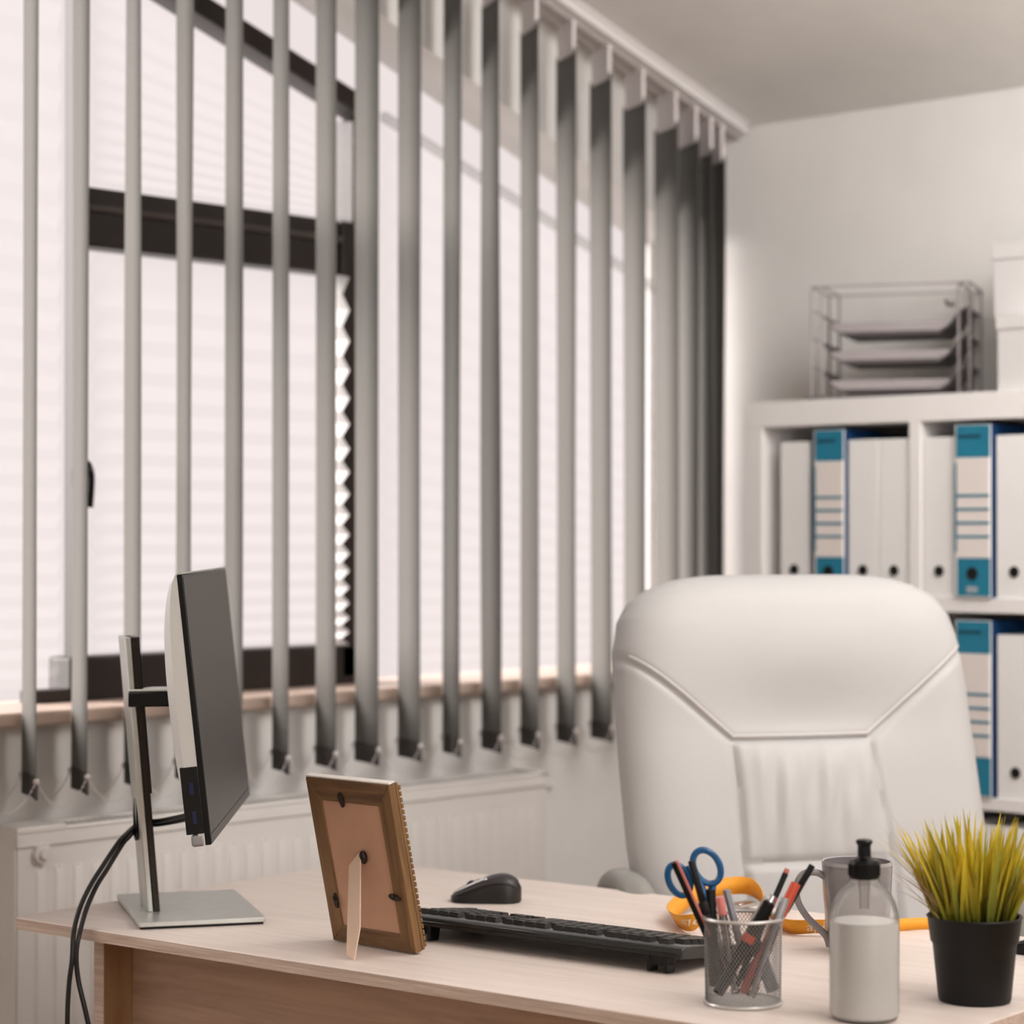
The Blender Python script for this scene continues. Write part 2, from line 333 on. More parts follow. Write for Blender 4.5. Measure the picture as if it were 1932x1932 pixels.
for k, (sx, ang) in enumerate(SL):
    # each slat stands open at its own slightly different angle to the wall
    dx, dy = math.cos(math.radians(ang)), math.sin(math.radians(ang))
    nx_, ny_ = dy, -dx
    zt = slat_top(sx); zb = .866; hw = .0635; m = MB(); rows = 9; cols = 7; rnd = random.Random(k)
    tw = [rnd.uniform(-.002, .002) for _ in range(3)]
    v = []
    for sgn in (0, 1):
        for j in range(rows):
            t = j/(rows-1); z = zb + (zt-zb)*t
            for i in range(cols):
                u = -1+2*i/(cols-1)
                cz = .0045*(1-u*u) + sgn*.0012
                off = tw[0]*math.sin(3*t+k) + tw[1]*u*math.sin(5*t)
                ph = .0
                v.append((sx + dx*u*hw + nx_*(cz+off), BY + dy*u*hw + ny_*(cz+off), z))
    f = []
    n1 = rows*cols
    for j in range(rows-1):
        for i in range(cols-1):
            q = (j*cols+i, j*cols+i+1, (j+1)*cols+i+1, (j+1)*cols+i); f.append(q); f.append(tuple(n1+w for w in q[::-1]))
    for j in range(rows-1):
        for i in (0, cols-1): f.append((j*cols+i, (j+1)*cols+i, n1+(j+1)*cols+i, n1+j*cols+i))
    for i in range(cols-1):
        for j in (0, rows-1): f.append((j*cols+i, j*cols+i+1, n1+j*cols+i+1, n1+j*cols+i))
    s = m.add(v, f).build('slat', M_slat, blind, smooth=True)
    # hanger clip and stem
    h = MB()
    def P(u, o, z): return (sx+dx*u+nx_*o, BY+dy*u+ny_*o, z)
    zc = ceil_z(sx)-.036
    vv = [P(u, o, z) for z in (zt-.010, zc-.004) for u, o in ((-.050,-.002),(.050,-.002),(.050,.005),(-.050,.005))]
    h.add(vv, [(0,1,2,3),(7,6,5,4),(0,1,5,4),(1,2,6,5),(2,3,7,6),(3,0,4,7)])
    vv = [P(u, o, z) for z in (zc-.006, zc) for u, o in ((-.014,-.003),(.014,-.003),(.014,.006),(-.014,.006))]
    h.add(vv, [(0,1,2,3),(7,6,5,4),(0,1,5,4),(1,2,6,5),(2,3,7,6),(3,0,4,7)])
    h.build('hanger_clip', M_plas, s)
    w = MB()
    vv = [P(u, o, z) for z in (zb-.003, zb+.034) for u, o in ((-.0632,-.0008),(0,.0038),(.0632,-.0008),(.0632,.0032),(0,.0078),(-.0632,.0032))]
    w.add(vv, [(5,4,3,2,1,0),(6,7,8,9,10,11)] + [(i,(i+1)%6,6+(i+1)%6,6+i) for i in range(6)])
    w.build('bottom_weight', M_slatend, s)
    if k:
        for side in (-1, 1):
            px_, pa = SL[k-1]
            pdx, pdy = math.cos(math.radians(pa)), math.sin(math.radians(pa))
            A = Vector((sx+side*dx*.066, BY+side*dy*.066, zb+.028)); B = Vector((px_+side*pdx*.066, BY+side*pdy*.066, zb+.028))
            c = MB(); n = 22
            c.tube([A.lerp(B, i/8) - Vector((0,0,.046*4*(i/8)*(1-i/8))) for i in range(9)], .0005, 4)
            for i in range(n+1):
                t = i/n; p = A.lerp(B, t) - Vector((0, 0, .046*4*t*(1-t))); c.sphere(p, .0018, 6, 4)
            c.sphere(A, .0055, 8, 5)
            c.build('bead_chain', M_plas, s, smooth=True)['kind'] = 'stuff'

# ---- radiator
rad = thing('radiator', (2.33, 3.30, .21), 'white ribbed panel radiator under the window sill', 'radiator')
RL, RH = 1.325, .60
fp = MB(); n = 33; prof = []
for i in range(n):
    c = .03 + (RL-.06)*(i+.5)/n; p = (RL-.06)/n
    prof += [(c-p*.5, 0), (c-p*.32, 0), (c-p*.18, -.005), (c+p*.18, -.005), (c+p*.32, 0)]
prof = [(0.03, 0)] + prof[1:] + [(RL-.03, 0)]
v = []; yo = -.085
zz = [(.045, 0), (.06, 1), (RH-.075, 1), (RH-.06, 0)]
for z, k in zz: v += [(x, yo-d*0 - (d*k*-1)*0 + (d*k), z) for x, d in prof]
m_ = len(prof)
fp.add(v, [(j*m_+i, j*m_+i+1, (j+1)*m_+i+1, (j+1)*m_+i) for j in range(3) for i in range(m_-1)])
fp.box(0.004, .03, yo, yo+.004, .0, RH-.025); fp.box(RL-.03, RL-.004, yo, yo+.004, .0, RH-.025)
fp.box(.03, RL-.03, yo, yo+.004, 0, .045); fp.box(.03, RL-.03, yo, yo+.004, RH-.06, RH-.025)
fp.build('front_panel', M_rad, rad, smooth=True, angle=25)
sl_ = MB()
for i in range(n):
    c = .03 + (RL-.06)*(i+.5)/n; pts = [(c+.009*math.cos(t*PI/5), RH-.068+.006*math.sin(t*PI/5)) for t in range(10)]
    sl_.prism(pts, yo-.0012, yo+.0005, 'y')
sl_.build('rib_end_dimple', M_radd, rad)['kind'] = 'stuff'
MB().box(.004, RL-.004, -.03, -.022, .02, RH-.03).build('rear_panel', M_rad, rad)
for bx in (0, RL-.004): MB().box(bx, bx+.004, -.083, -.012, 0, RH).build('side_cover', M_rad, rad, bev=.002)
gt = MB().box(0, .10, -.09, -.010, RH-.004, RH+.008).box(.10, RL, -.09, -.076, RH-.004, RH+.004).box(.10, RL, -.022, -.010, RH-.004, RH+.004)
gt.box(RL-.03, RL, -.09, -.01, RH-.004, RH+.006)
gt.build('top_cover', M_rad, rad, bev=.003)
gs = MB(); x = .11
while x < RL-.04: gs.box(x, x+.008, -.076, -.022, RH-.003, RH+.002); x += .016
gs.build('grille_bar', M_rad, rad)['kind'] = 'stuff'
MB().box(0, RL, yo-.004, yo, RH-.026, RH+.002).build('front_rim', M_rad, rad, bev=.0015)
vk = MB().cyl((.05, yo, RH-.038), (.05, yo-.010, RH-.038), .017, .017, 24); vk.cyl((.05, yo-.010, RH-.038), (.05, yo-.016, RH-.038), .012, .009, 20)
vk.build('bleed_cap', M_rail, rad, smooth=True)
vk = MB().cyl((RL, -.05, RH-.03), (RL+.03, -.05, RH-.03), .010); vk.cyl((RL+.022, -.05, RH-.03), (RL+.04, -.05, RH-.03), .014); vk.build('end_valve', M_rail, rad, smooth=True)
for bx in (.2, RL-.24): MB().box(bx, bx+.04, -.022, .039, .03, RH-.05).build('wall_bracket', M_rad, rad)
pp = MB().tube(catmull([(RL-.03, -.05, 0), (RL-.03, -.05, -.08), (RL-.03, -.05, -.21)]), .008).tube([(RL-.08, -.05, 0), (RL-.08, -.05, -.21)], .008); pp.build('supply_pipe', M_rad, rad, smooth=True)

# ------------------------------------------------------------------ desk
DA = math.radians(3.6)
desk = thing('desk', (2.075, 2.870, 0), 'long pale oak laminate desk in the middle of the room', 'desk', (math.cos(DA), math.sin(DA), 0), (-math.sin(DA), math.cos(DA), 0))
# local: +x depth towards the chair, -y along the front edge to the right
LN = 1.468; DD = .772
def rr(x0, x1, y0, y1, r, n=5):
    out = []
    for cx, cy, a in ((x1-r, y1-r, 0), (x0+r, y1-r, 90), (x0+r, y0+r, 180), (x1-r, y0+r, 270)):
        out += [(cx+r*math.cos(math.radians(a+90*i/n)), cy+r*math.sin(math.radians(a+90*i/n))) for i in range(n+1)]
    return out
MB().prism(rr(0, DD, -LN, 0, .012), .7235, .74).build('tabletop', M_desk, desk, bev=.0012)
eb = MB(); R1 = rr(-.0008, DD+.0008, -LN-.0008, .0008, .0128); R2 = rr(.0002, DD-.0002, -LN+.0002, -.0002, .012)
nn = len(R1); v = [(x, y, .7235) for x, y in R1] + [(x, y, .7392) for x, y in R1]
eb.add(v, [(i, (i+1) % nn, nn+(i+1) % nn, nn+i) for i in range(nn)]); eb.build('edge_band', M_deske, desk)
MB().box(.063, .74, -.128, -.108, 0, .7235).build('side_panel', M_deskl, desk, bev=.001)
MB().box(.0615, .063, -.128, -.108, 0, .7235).build('panel_edge_band', M_deske, desk)
MB().box(.063, .74, -LN+.10, -LN+.12, 0, .7235).build('side_panel', M_deskl, desk, bev=.001)
MB().box(.118, .134, -LN+.12, -.128, .30, .7235).build('modesty_panel', M_deskp, desk, bev=.001)

# ------------------------------------------------------------------ monitor
mon = thing('computer_monitor', (2.127, 2.643, .74), 'silver backed flat computer monitor on a square metal stand', 'monitor', (.85, -.527, 0), (.527, .85, 0))
MB().prism(rr(0, .182, 0, .279, .003), 0.0035, .0105).build('stand_base', M_alu, mon, bev=.001)
MB().box(.003, .179, .003, .276, 0, .0035).build('base_pad', M_dkplas, mon)
def mworld(par, P):   # room point -> local of par
    return par.matrix_world.inverted() @ Vector(P)
# column: leans back; built from room coordinates so that the tilt is right
cb = mworld(mon, (2.222, 2.74, .75)); ct = mworld(mon, (2.181, 2.742, 1.152))
def slab(m, b, t, x0, x1, y0, y1):
    v = [(c.x+x, c.y+y, c.z) for c in (b, t) for x, y in ((x0,y0),(x1,y0),(x1,y1),(x0,y1))]
    m.add(v, [(3,2,1,0),(4,5,6,7),(0,1,5,4),(1,2,6,5),(2,3,7,6),(3,0,4,7)]); return m
slab(MB(), cb, ct, -.006, .0025, -.042, .042).build('stand_column', M_alu, mon, bev=.002)
slab(MB(), cb, ct, .0025, .013, -.040, .040).build('column_core', M_bronze, mon, bev=.002)
slab(MB(), cb.lerp(ct, .43), ct, .013, .0165, -.03, .03).build('lift_channel', M_blk, mon, bev=.001)
ring = MB(); rc = cb.lerp(ct, .33); ring.tube([(rc.x-.0065, rc.y+.018*math.cos(t*PI/10), rc.z+.03*math.sin(t*PI/10)) for t in range(20)], .0025, 6, closed=True)
ring.build('cable_hole_rim', M_blk, mon, smooth=True)
a0 = mworld(mon, (2.192, 2.722, 1.063)); a1 = mworld(mon, (2.222, 2.643, 1.066))
am = MB(); d = (a1-a0).normalized(); sd = Vector((-d.y, d.x, 0)).normalized()*.035
v = [p+s+Vector((0, 0, h)) for h in (-.012, .010) for p, s in ((a0, -sd), (a1, -sd), (a1, sd), (a0, sd))]
am.add(v, [(3,2,1,0),(4,5,6,7),(0,1,5,4),(1,2,6,5),(2,3,7,6),(3,0,4,7)]); am.build('tilt_arm', M_blk, mon, bev=.002)
v = [p+s+Vector((0, 0, h)) for h in (.0102, .0135) for p, s in ((a0, -sd), (a1, -sd), (a1, sd), (a0, sd))]
MB().add(v, [(3,2,1,0),(4,5,6,7),(0,1,5,4),(1,2,6,5),(2,3,7,6),(3,0,4,7)]).build('arm_cover', M_alu, mon, bev=.001)
# head
face = Vector((.6905, -.7234, 0)); wid = Vector((.7234, .6905, 0)); tl = math.radians(6.2)
fz = (Vector((0, 0, 1))*math.cos(tl) - face*math.sin(tl)); fn = (face*math.cos(tl) + Vector((0, 0, 1))*math.sin(tl))
hc = Vector((2.244, 2.607, 1.070))
def H(w, d_, h): return mworld(mon, hc + wid*w + fn*d_ + fz*h)
hwid, hh = .297, .1795
def hbox(m, w0, w1, d0, d1, h0, h1):
    v = [H(w, d_, h) for h in (h0, h1) for w, d_ in ((w0, d0), (w1, d0), (w1, d1), (w0, d1))]
    return m.add(v, [(3,2,1,0),(4,5,6,7),(0,1,5,4),(1,2,6,5),(2,3,7,6),(3,0,4,7)])
hbox(MB(), -hwid, hwid, -.0075, 0, -hh, hh).build('display_bezel', M_blk, mon, bev=.001)
hbox(MB(), -hwid+.004, hwid-.004, 0.0, .0006, -hh+.014, hh-.004).build('display_screen', M_scr, mon)
hbox(MB(), -hwid, hwid, -.0078, -.0002, hh+.0002, hh+.0022).build('top_trim', M_alu, mon)
hbox(MB(), -hwid+.003, hwid-.003, 0.0, .0009, -hh+.001, -hh+.013).build('lower_bezel_strip', M_scr, mon)
bk = MB()
def back(u, t):
    w = -hwid + 2*hwid*u; h = -hh+.118*0 + 2*hh*t
    tt = 2*t-1; b = max(0, 1-abs(tt)**2.6)**.6; s = max(0, 1-abs(2*u-1)**12)**.4
    low = .016 if t > .0 else .016
    return H(w*(.999), -.0075-(.004+.030*b)*(.55+.45*s), h)
bk.grid(25, 31, back)
v = []; n_ = 31
for u in (0, 1):
    ring_ = [back(u, j/30) for j in range(31)]; inner = [H((-hwid+2*hwid*u)*.999, -.0075, -hh+2*hh*j/30) for j in range(31)]
    bk.add(ring_+inner, [(j, j+1, 31+j+1, 31+j) for j in range(30)])
for t in (0, 1):
    ring_ = [back(i/24, t) for i in range(25)]; inner = [H((-hwid+2*hwid*i/24)*.999, -.0075, -hh+2*hh*t) for i in range(25)]
    bk.add(ring_+inner, [(j, j+1, 25+j+1, 25+j) for j in range(24)])
bk.build('rear_housing', M_silv, mon, smooth=True, angle=50)
hbox(MB(), -hwid-.0006, -hwid+.02, -.031, -.0075, -hh+.016, -hh+.105).build('port_recess', M_dkplas, mon, bev=.001)
for h0 in (.068, .030): hbox(MB(), -hwid-.0012, -hwid, -.0205, -.0155, -hh+h0, -hh+h0+.016).build('port', M_blue, mon)
hbox(MB(), -hwid-.0004, -hwid+.016, -.026, -.0075, -hh-.001, -hh+.015).build('corner_foot', M_gsl, mon, bev=.004, seg=4)
CA = [(2.1919,2.5908,.9051),(2.1941,2.6332,.8955),(2.2121,2.7028,.8821),(2.2214,2.7448,.8771),(2.2146,2.7598,.8702),(2.1873,2.7453,.8631),(2.1607,2.7322,.8530),(2.1329,2.7315,.8234),(2.1078,2.7298,.7957),(2.0854,2.7251,.7661),(2.0647,2.7113,.7363),(2.0573,2.7051,.7005),(2.0545,2.7087,.663),(2.0534,2.7107,.6091),(2.0574,2.7156,.4819),(2.066,2.73,.2),(2.10,2.74,.004),(2.25,2.78,.004)]
CB = [(2.1994,2.5975,.9002),(2.2032,2.6382,.8897),(2.2186,2.7107,.8763),(2.2246,2.7487,.8718),(2.2184,2.7632,.8649),(2.1884,2.7442,.8568),(2.1696,2.7353,.8486),(2.1428,2.7356,.8158),(2.1202,2.7311,.7942),(2.0921,2.7178,.7661),(2.0680,2.7020,.7363),(2.0612,2.7006,.708),(2.0635,2.6986,.6705),(2.0725,2.6896,.6143),(2.0916,2.6777,.4969),(2.10,2.67,.2),(2.13,2.69,.004),(2.28,2.72,.004)]
for P_, lb in ((CA, 'black monitor cable hanging leftmost over the desk edge'), (CB, 'black monitor cable curving right below the desk edge')):
    m = MB(); m.tube(catmull(P_, 6), .0036, 10); tag(m.build('monitor_cable', M_rub, smooth=True), lb, 'cable', 'cables from the monitor')

# ------------------------------------------------------------------ picture frame
la = math.radians(13); pfz = Vector((-math.sin(la), 0, math.cos(la))); pfx = Vector((0, -1, 0)); pfn = pfx.cross(pfz)  # pfn points away from or towards camera
pfy = pfz.cross(pfx)
pf = thing('picture_frame', (2.2475, 2.2905, .7415), 'small brown wooden picture frame seen from behind, propped on the desk', 'picture frame', pfx, pfy)
# local: x right, z up the frame, y : +y is away from the camera?  (pfy)
ysg = 1 if pfy.x > 0 else -1            # +1: +y points to the chair side
FW, FH, RW = .16, .235, .025; y0, y1 = 0, .013*ysg
x0, x1 = -FW/2, FW/2
def rail(poly, name, m): return MB().prism(poly, min(y0, y1), max(y0, y1), 'y').build(name, m, pf, bev=.0012)
rail([(x0, FH), (x1, FH), (x1-RW, FH-RW*1.25), (x0+RW, FH-RW*1.25)], 'top_rail', M_fwood)
rail([(x0, 0), (x0+RW, RW), (x1-RW, RW), (x1, 0)], 'bottom_rail', M_fwood)
rail([(x0, 0), (x0, FH), (x0+RW, FH-RW*1.25), (x0+RW, RW)], 'side_rail', M_fwoodv)
rail([(x1, 0), (x1-RW, RW), (x1-RW, FH-RW*1.25), (x1, FH)], 'side_rail', M_fwoodv)
MB().box(x0-.0005, x1+.0005, min(.001*ysg, .0128*ysg), max(.001*ysg, .0128*ysg), FH, FH+.0025).build('painted_top_edge', M_ftop, pf, bev=.0008)
MB().box(x0+RW-.001, x1-RW+.001, min(.002*ysg, .006*ysg), max(.002*ysg, .006*ysg), RW-.001, FH-RW*1.25+.001).build('backing_board', M_card, pf)
# carved scalloped moulding on the front
sc = MB(); nb = 27
for i in range(nb):
    z = .004 + i*(FH-.008)/nb
    for xx in (x1-.010, x0): sc.box(xx, xx+.0112 if xx > 0 else xx+.010, min(.0175*ysg, .0215*ysg), max(.0175*ysg, .0215*ysg), z, z+.0064)
sc.box(x0+.004, x1-.003, min(.013*ysg, .0178*ysg), max(.013*ysg, .0178*ysg), .001, RW); sc.box(x0+.004, x1-.003, min(.013*ysg, .0178*ysg), max(.013*ysg, .0178*ysg), FH-RW, FH-.001)
sc.box(x0+.003, x0+RW, min(.013*ysg, .0178*ysg), max(.013*ysg, .0178*ysg), .001, FH-.001); sc.box(x1-RW, x1+.0004, min(.013*ysg, .0178*ysg), max(.013*ysg, .0178*ysg), .001, FH-.001)
sc.build('carved_front_moulding', M_fwoodv, pf, bev=.0008)
MB().box(x0+RW, x1-RW, min(.011*ysg, .012*ysg), max(.011*ysg, .012*ysg), RW, FH-RW).build('front_glass', M_pane, pf)
def button(x, z, ang):
    m = MB(); n = 16; R_ = .0085; pts = []
    c, s_ = math.cos(ang), math.sin(ang)
    for i in range(n):
        a = 2*PI*i/n; u, w = .0045*math.cos(a), .0125*math.sin(a)*(1 if math.sin(a) < 0 else .75)
        pts.append((x+u*c-w*s_, z+u*s_+w*c))
    m.prism(pts, min(-.003*ysg, 0), max(-.003*ysg, 0), 'y'); m.sphere((x, -.0035*ysg, z+.002), .0028, 8, 5)
    m.build('turn_button', M_bronze, pf, bev=.0008)
button(-.014, FH-RW*1.25+.006, .12); button(x0+RW-.004, .062, .05); button(x1-RW+.002, .078, 1.4); 
hp = MB(); hp.sphere((.012, -.003*ysg, .130), .008, 12, 6, (.7, 1, 1.2)); hp.build('easel_hinge', M_bronze, pf, smooth=True)
# easel strut, from hinge down to the desk
E1 = Vector((2.1665, 2.2505, .7405)); ez = .126
Lh = pf.matrix_world @ Vector((-.002, -.003*ysg, .137)); e_dir = (Lh - E1)
inv = pf.matrix_world.inverted()
wv = Vector((-.12, -.993, 0)).normalized()
def EP(t, w, th=0): return inv @ (E1 + e_dir*t + wv*w + Vector((-th, 0, 0)))
es = MB(); prof = [(0.0, -.006, .011), (.045, -.012, .0115), (.30, -.0125, .0145), (.87, -.013, .010), (1.0, .004, .010)]
prof = [(0.035, -.0115), (.86, -.0125), (1.0, .009), (.98, .011), (.30, .0155), (0.0, .0055)]
v = [EP(t, w) for t, w in prof] + [EP(t, w, -.0022) for t, w in prof]; k = len(prof)
es.add(v, [tuple(range(k)), tuple(range(k, 2*k))[::-1]] + [(i, (i+1) % k, k+(i+1) % k, k+i) for i in range(k)])
es.build('easel_strut', M_easel, pf)

# ------------------------------------------------------------------ keyboard
kx = Vector((.083, -.9965, 0)).normalized(); ktilt = math.radians(5.2)
ky0 = Vector((.9965, .083, 0)).normalized()            # from the back edge to the typist
kyv = (ky0*math.cos(ktilt) - Vector((0, 0, 1))*math.sin(ktilt))
kb = thing('computer_keyboard', (2.325, 2.350, .7605), 'black full size keyboard with raised rear feet on the desk', 'keyboard', kx, kyv)
KL, KD = .495, .170
def kbp(u, t): pass
prof = [(0.004, 0), (0.0, .006), (.003, .0125), (.010, .0155), (.030, .0165), (KD-.02, .0125), (KD-.004, .009), (KD, .004), (KD-.006, 0)]
body = MB(); body.prism(prof, 0, KL, 'x'); body.build('keyboard_case', M_kbtop, kb, bev=.002)
MB().box(.004, KL-.004, -.0006, .0, .0015, .0055).build('rear_strip', M_skin, kb)
def kz(y): return .0165 - (y-.030)*.004/(KD-.05)
U = .0187; kid = 0
def key(x, y, w=1, d=1):
    m = MB(); w_ = U*w-.0022; d_ = U*d-.0022; b = kz(y)-.001; i_ = .0016
    v = [(x,y,b),(x+w_,y,b),(x+w_,y+d_,b),(x,y+d_,b),(x+i_,y+i_,b+.0062),(x+w_-i_,y+i_,b+.0062),(x+w_-i_,y+d_-i_,b+.0058),(x+i_,y+d_-i_,b+.0058)]
    m.add(v, [(3,2,1,0),(4,5,6,7),(0,1,5,4),(1,2,6,5),(2,3,7,6),(3,0,4,7)])
    return m
KEYS = {}
def putkey(x, y, w=1, d=1):
    kk = (w, d)
    if kk not in KEYS:
        KEYS[kk] = key(0, 0.03, w, d).mesh('key', M_keys)
    o = bpy.data.objects.new('key', KEYS[kk]); COL.objects.link(o); o.parent = kb; o.location = (x, y-.03, kz(y)-kz(.03))
# seen from the rear: the number pad is on the left
yF, yN = .024, .050
x = .040
for i in range(4): putkey(x+i*U, yF)
for r in range(5):
    for i in range(4):
        if r == 4 and i == 2: continue
        if r in (2, 4) and i == 0: continue
        if r == 4 and i == 3: continue
        putkey(x+i*U, yN+r*U, 1, (2 if (i == 0 and r in (1, 3)) else 1))
putkey(x+2*U, yN+4*U, 2)
x = .040+4*U+.009
for i in range(3): putkey(x+i*U, yF); putkey(x+i*U, yN); putkey(x+i*U, yN+U); putkey(x+i*U, yN+4*U)
putkey(x+U, yN+3*U)
x = .040+7*U+.018
for g in range(3):
    for i in range(4): putkey(x+g*(4*U+.010)+i*U, yF)
putkey(x+3*(4*U+.010), yF)
rows = [[2]+[1]*13, [1.5]+[1]*12+[1.5], [2.25]+[1]*11+[1.75], [2.75]+[1]*10+[2.25], [1.25, 1.25, 1.25, 1.25, 6.25, 1.25, 1.25, 1.25]]
for r, row in enumerate(rows):
    xx = x
    for w in row: putkey(xx, yN+r*U, w); xx += w*U
for fx in (.053, .443):
    m = MB(); m.prism([(-.002, .002), (.022, .002), (.019, -.0185), (.001, -.0185)], fx, fx+.006, 'x'); m.prism([(-.002, .002), (.022, .002), (.019, -.0185), (.001, -.0185)], fx+.026, fx+.032, 'x'); m.box(fx, fx+.032, .0, .018, -.010, .002)
    m.build('fold_out_foot', M_blk, kb, bev=.001)
MB().box(.03, .06, KD-.03, KD-.018, -.002, .001).box(KL-.06, KL-.03, KD-.03, KD-.018, -.002, .001).build('rubber_pad', M_rub, kb)

# ------------------------------------------------------------------ mouse
ms = thing('computer_mouse', (2.652, 2.458, .7402), 'black cordless mouse with glossy silver buttons behind the keyboard', 'mouse', (-.62, .785, 0), (-.785, -.62, 0))
# local x: nose direction (left in the photo), y: width
def mtop(x):  # x -.054..+.054
    t = (x+.054)/.108
    return .040*(math.sin(PI*min(1, (t*.93+.03))**.62))**.75*(1-.30*t) + .003
def mwid(x):
    t = (x+.054)/.108; return .033*(max(0, 1-(2*t-1)**4))**.5*(1-.12*math.sin(PI*t)) + .0008
mb = MB(); nu, nv = 29, 19
def mouse_pt(i, j, sc=1):
    x = -.054+.108*i; a = PI*j; w = mwid(x); h = mtop(x)
    c, s_ = math.cos(a), math.sin(a)
    return (x + .006*s_*(i-.3)*0, w*math.copysign(abs(c)**.72, c)*sc, (h*abs(s_)**.8)*sc + .001)
mb.grid(nu, nv, lambda i, j: mouse_pt(i, j)); mb.build('mouse_body', M_skin, ms, smooth=True, angle=60)
mt = MB(); mt.grid(21, 13, lambda i, j: tuple(Vector(mouse_pt(.05+.91*i, .20+.30*i*(1-i)*.4+.50*j)) + Vector((0, 0, .0012)))); mt.build('top_shell', M_mtop, ms, smooth=True, angle=60, solid=.0012)
mt = MB(); mt.grid(12, 6, lambda i, j: tuple(Vector(mouse_pt(.48+.48*i, .34+.10*j)) + Vector((0, .0008, .0032)))); mt.build('silver_trim', M_chrome, ms, smooth=True, angle=60, solid=.001)
mt = MB(); mt.grid(12, 6, lambda i, j: tuple(Vector(mouse_pt(.56+.40*i, .58+.10*j)) + Vector((0, 0, .0024)))); mt.build('click_button', M_chrome, ms, smooth=True, angle=60, solid=.001)
mt = MB(); mt.cyl((.022, -.0035, mtop(.022)-.002), (.022, .0035, mtop(.022)-.002), .0085, n=18); mt.build('scroll_wheel', M_rub, ms, smooth=True)
MB().prism([(x, mwid(x)*.96) for x in [-.052+.104*i/14 for i in range(15)]] + [(x, -mwid(x)*.96) for x in [.052-.104*i/14 for i in range(15)]], 0, .003).build('mouse_base', M_blk, ms)

# ------------------------------------------------------------------ pen cup and its contents
CC = Vector((2.281, 1.695, .74)); CRm = .0465; CH = .105
cup = thing('pen_cup', CC, 'round silver wire mesh pen cup crammed with pens', 'pen cup')
wm = MB(); nh = 66; seg = 16
for sgn in (-1, 1):
    for k in range(nh):
        a0_ = 2*PI*k/nh
        pts = []
        for j in range(seg+1):
            t = j/seg; a = a0_ + sgn*1.45*t; r = CRm*(.965+.035*t)
            pts.append((r*math.cos(a), r*math.sin(a), .004+(CH-.008)*t))
        wm.tube(pts, .00038, 3, cap=False)
w_ = wm.build('wire_mesh_wall', M_wire, cup, smooth=True); w_['kind'] = 'stuff'
rm = MB(); n = 40
rm.tube([((CRm+.0008)*math.cos(2*PI*i/n), (CRm+.0008)*math.sin(2*PI*i/n), CH-.002) for i in range(n)], .0022, 8, closed=True); rm.build('top_rim', M_mesh, cup, smooth=True)
rm = MB(); rm.tube([((CRm*.975)*math.cos(2*PI*i/n), (CRm*.975)*math.sin(2*PI*i/n), .0024) for i in range(n)], .0024, 8, closed=True); rm.cyl((0, 0, .001), (0, 0, .003), CRm*.96, n=40); rm.build('bottom_plate', M_mesh, cup, smooth=True)
def cpt(px, py, d=0.):       # place beside the cup axis: photo-measured sideways offset and height, turned into metres
    return CC + RV*((px-1402)*.000636) + FV*d + Vector((0, 0, (1893-py)*.000636))
def pen(name, label, cat, top, bot, r, parts, n=12, tip=None):
    T_ = Vector(top); B_ = Vector(bot); z = (T_-B_).normalized(); L_ = (T_-B_).length; xax = z.orthogonal().normalized(); yax = z.cross(xax)
    o = thing(name, B_, label, cat, xax, yax, group='pens in the mesh cup')
    for (nm, t0, t1, r0, r1, m) in parts:
        MB().tube([(0, 0, L_*t0), (0, 0, L_*t0+.001), (0, 0, L_*t1-.001), (0, 0, L_*t1)], [r*r0*.85, r*r0, r*r1, r*r1*.88], n).build(nm, m, o, smooth=True)
    return o, L_
# carpenter pencil, square, black with red side
def prism_pen(name, label, top, bot, w, d_, ax):
    T_ = Vector(top); B_ = Vector(bot); z = (T_-B_).normalized(); xax = (ax - z*ax.dot(z)).normalized(); yax = z.cross(xax); L_ = (T_-B_).length
    o = thing(name, B_, label, 'pen', xax, yax, group='pens in the mesh cup'); return o, L_
o, L_ = prism_pen('carpenter_pencil', 'flat black and red pencil leaning left, tallest at the left of the cup', cpt(1271, 1625, -.012), cpt(1372, 1850, .012), .01, .006, RV)
MB().box(-.0042, .0022, -.0035, .0035, 0, L_).build('pencil_body', M_blk, o, bev=.0006)
MB().box(.0022, .0052, -.0034, .0034, .004, L_).build('red_stripe', M_pink, o, bev=.0005)
o, L_ = pen('marker_pen', 'slim black pen leaning left beside the black and red pencil', 'pen', cpt(1305, 1627, .008), cpt(1368, 1852, .0), .0046,
    [('barrel', 0, .60, 1, 1, M_blk), ('cap', .56, .66, 1.3, 1.3, M_dkplas), ('grip', .66, 1, .95, .85, M_dkplas)])
pen('marker_pen', 'clear barrelled pen with a coral red end cap near the front of the cup', 'pen', cpt(1354, 1684, -.028), cpt(1385, 1868, -.02), .0052,
    [('barrel', 0, .82, .95, 1, M_clear), ('end_cap', .80, .985, 1.02, 1.02, M_pink), ('ink_tube', .03, .80, .45, .45, M_slate)])
pen('marker_pen', 'slate grey flat pen leaning left behind the clear one', 'pen', cpt(1372, 1682, .010), cpt(1415, 1850, .01), .0055,
    [('barrel', 0, 1, 1, .9, M_slate)], 6)
pen('marker_pen', 'thick black pen, its top just above the rim beside the slate grey one', 'pen', cpt(1343, 1684, .02), cpt(1350, 1865, .012), .0065,
    [('barrel', 0, .6, 1, 1, M_blk), ('cap', .6, 1, 1.08, 1, M_dkplas)])
o, L_ = pen('ballpoint_pen', 'thick black pen with a silver end and clip leaning right', 'pen', cpt(1456, 1686, -.018), cpt(1350, 1868, -.024), .0078,
    [('barrel', 0, .93, .85, 1, M_blk), ('silver_end', .93, 1, .7, .5, M_steel), ('orange_mark', .52, .60, 1.02, 1.02, M_orr)])
MB().box(-.002, .002, .007, .009, L_*.68, L_*.96).build('clip', M_steel, o)
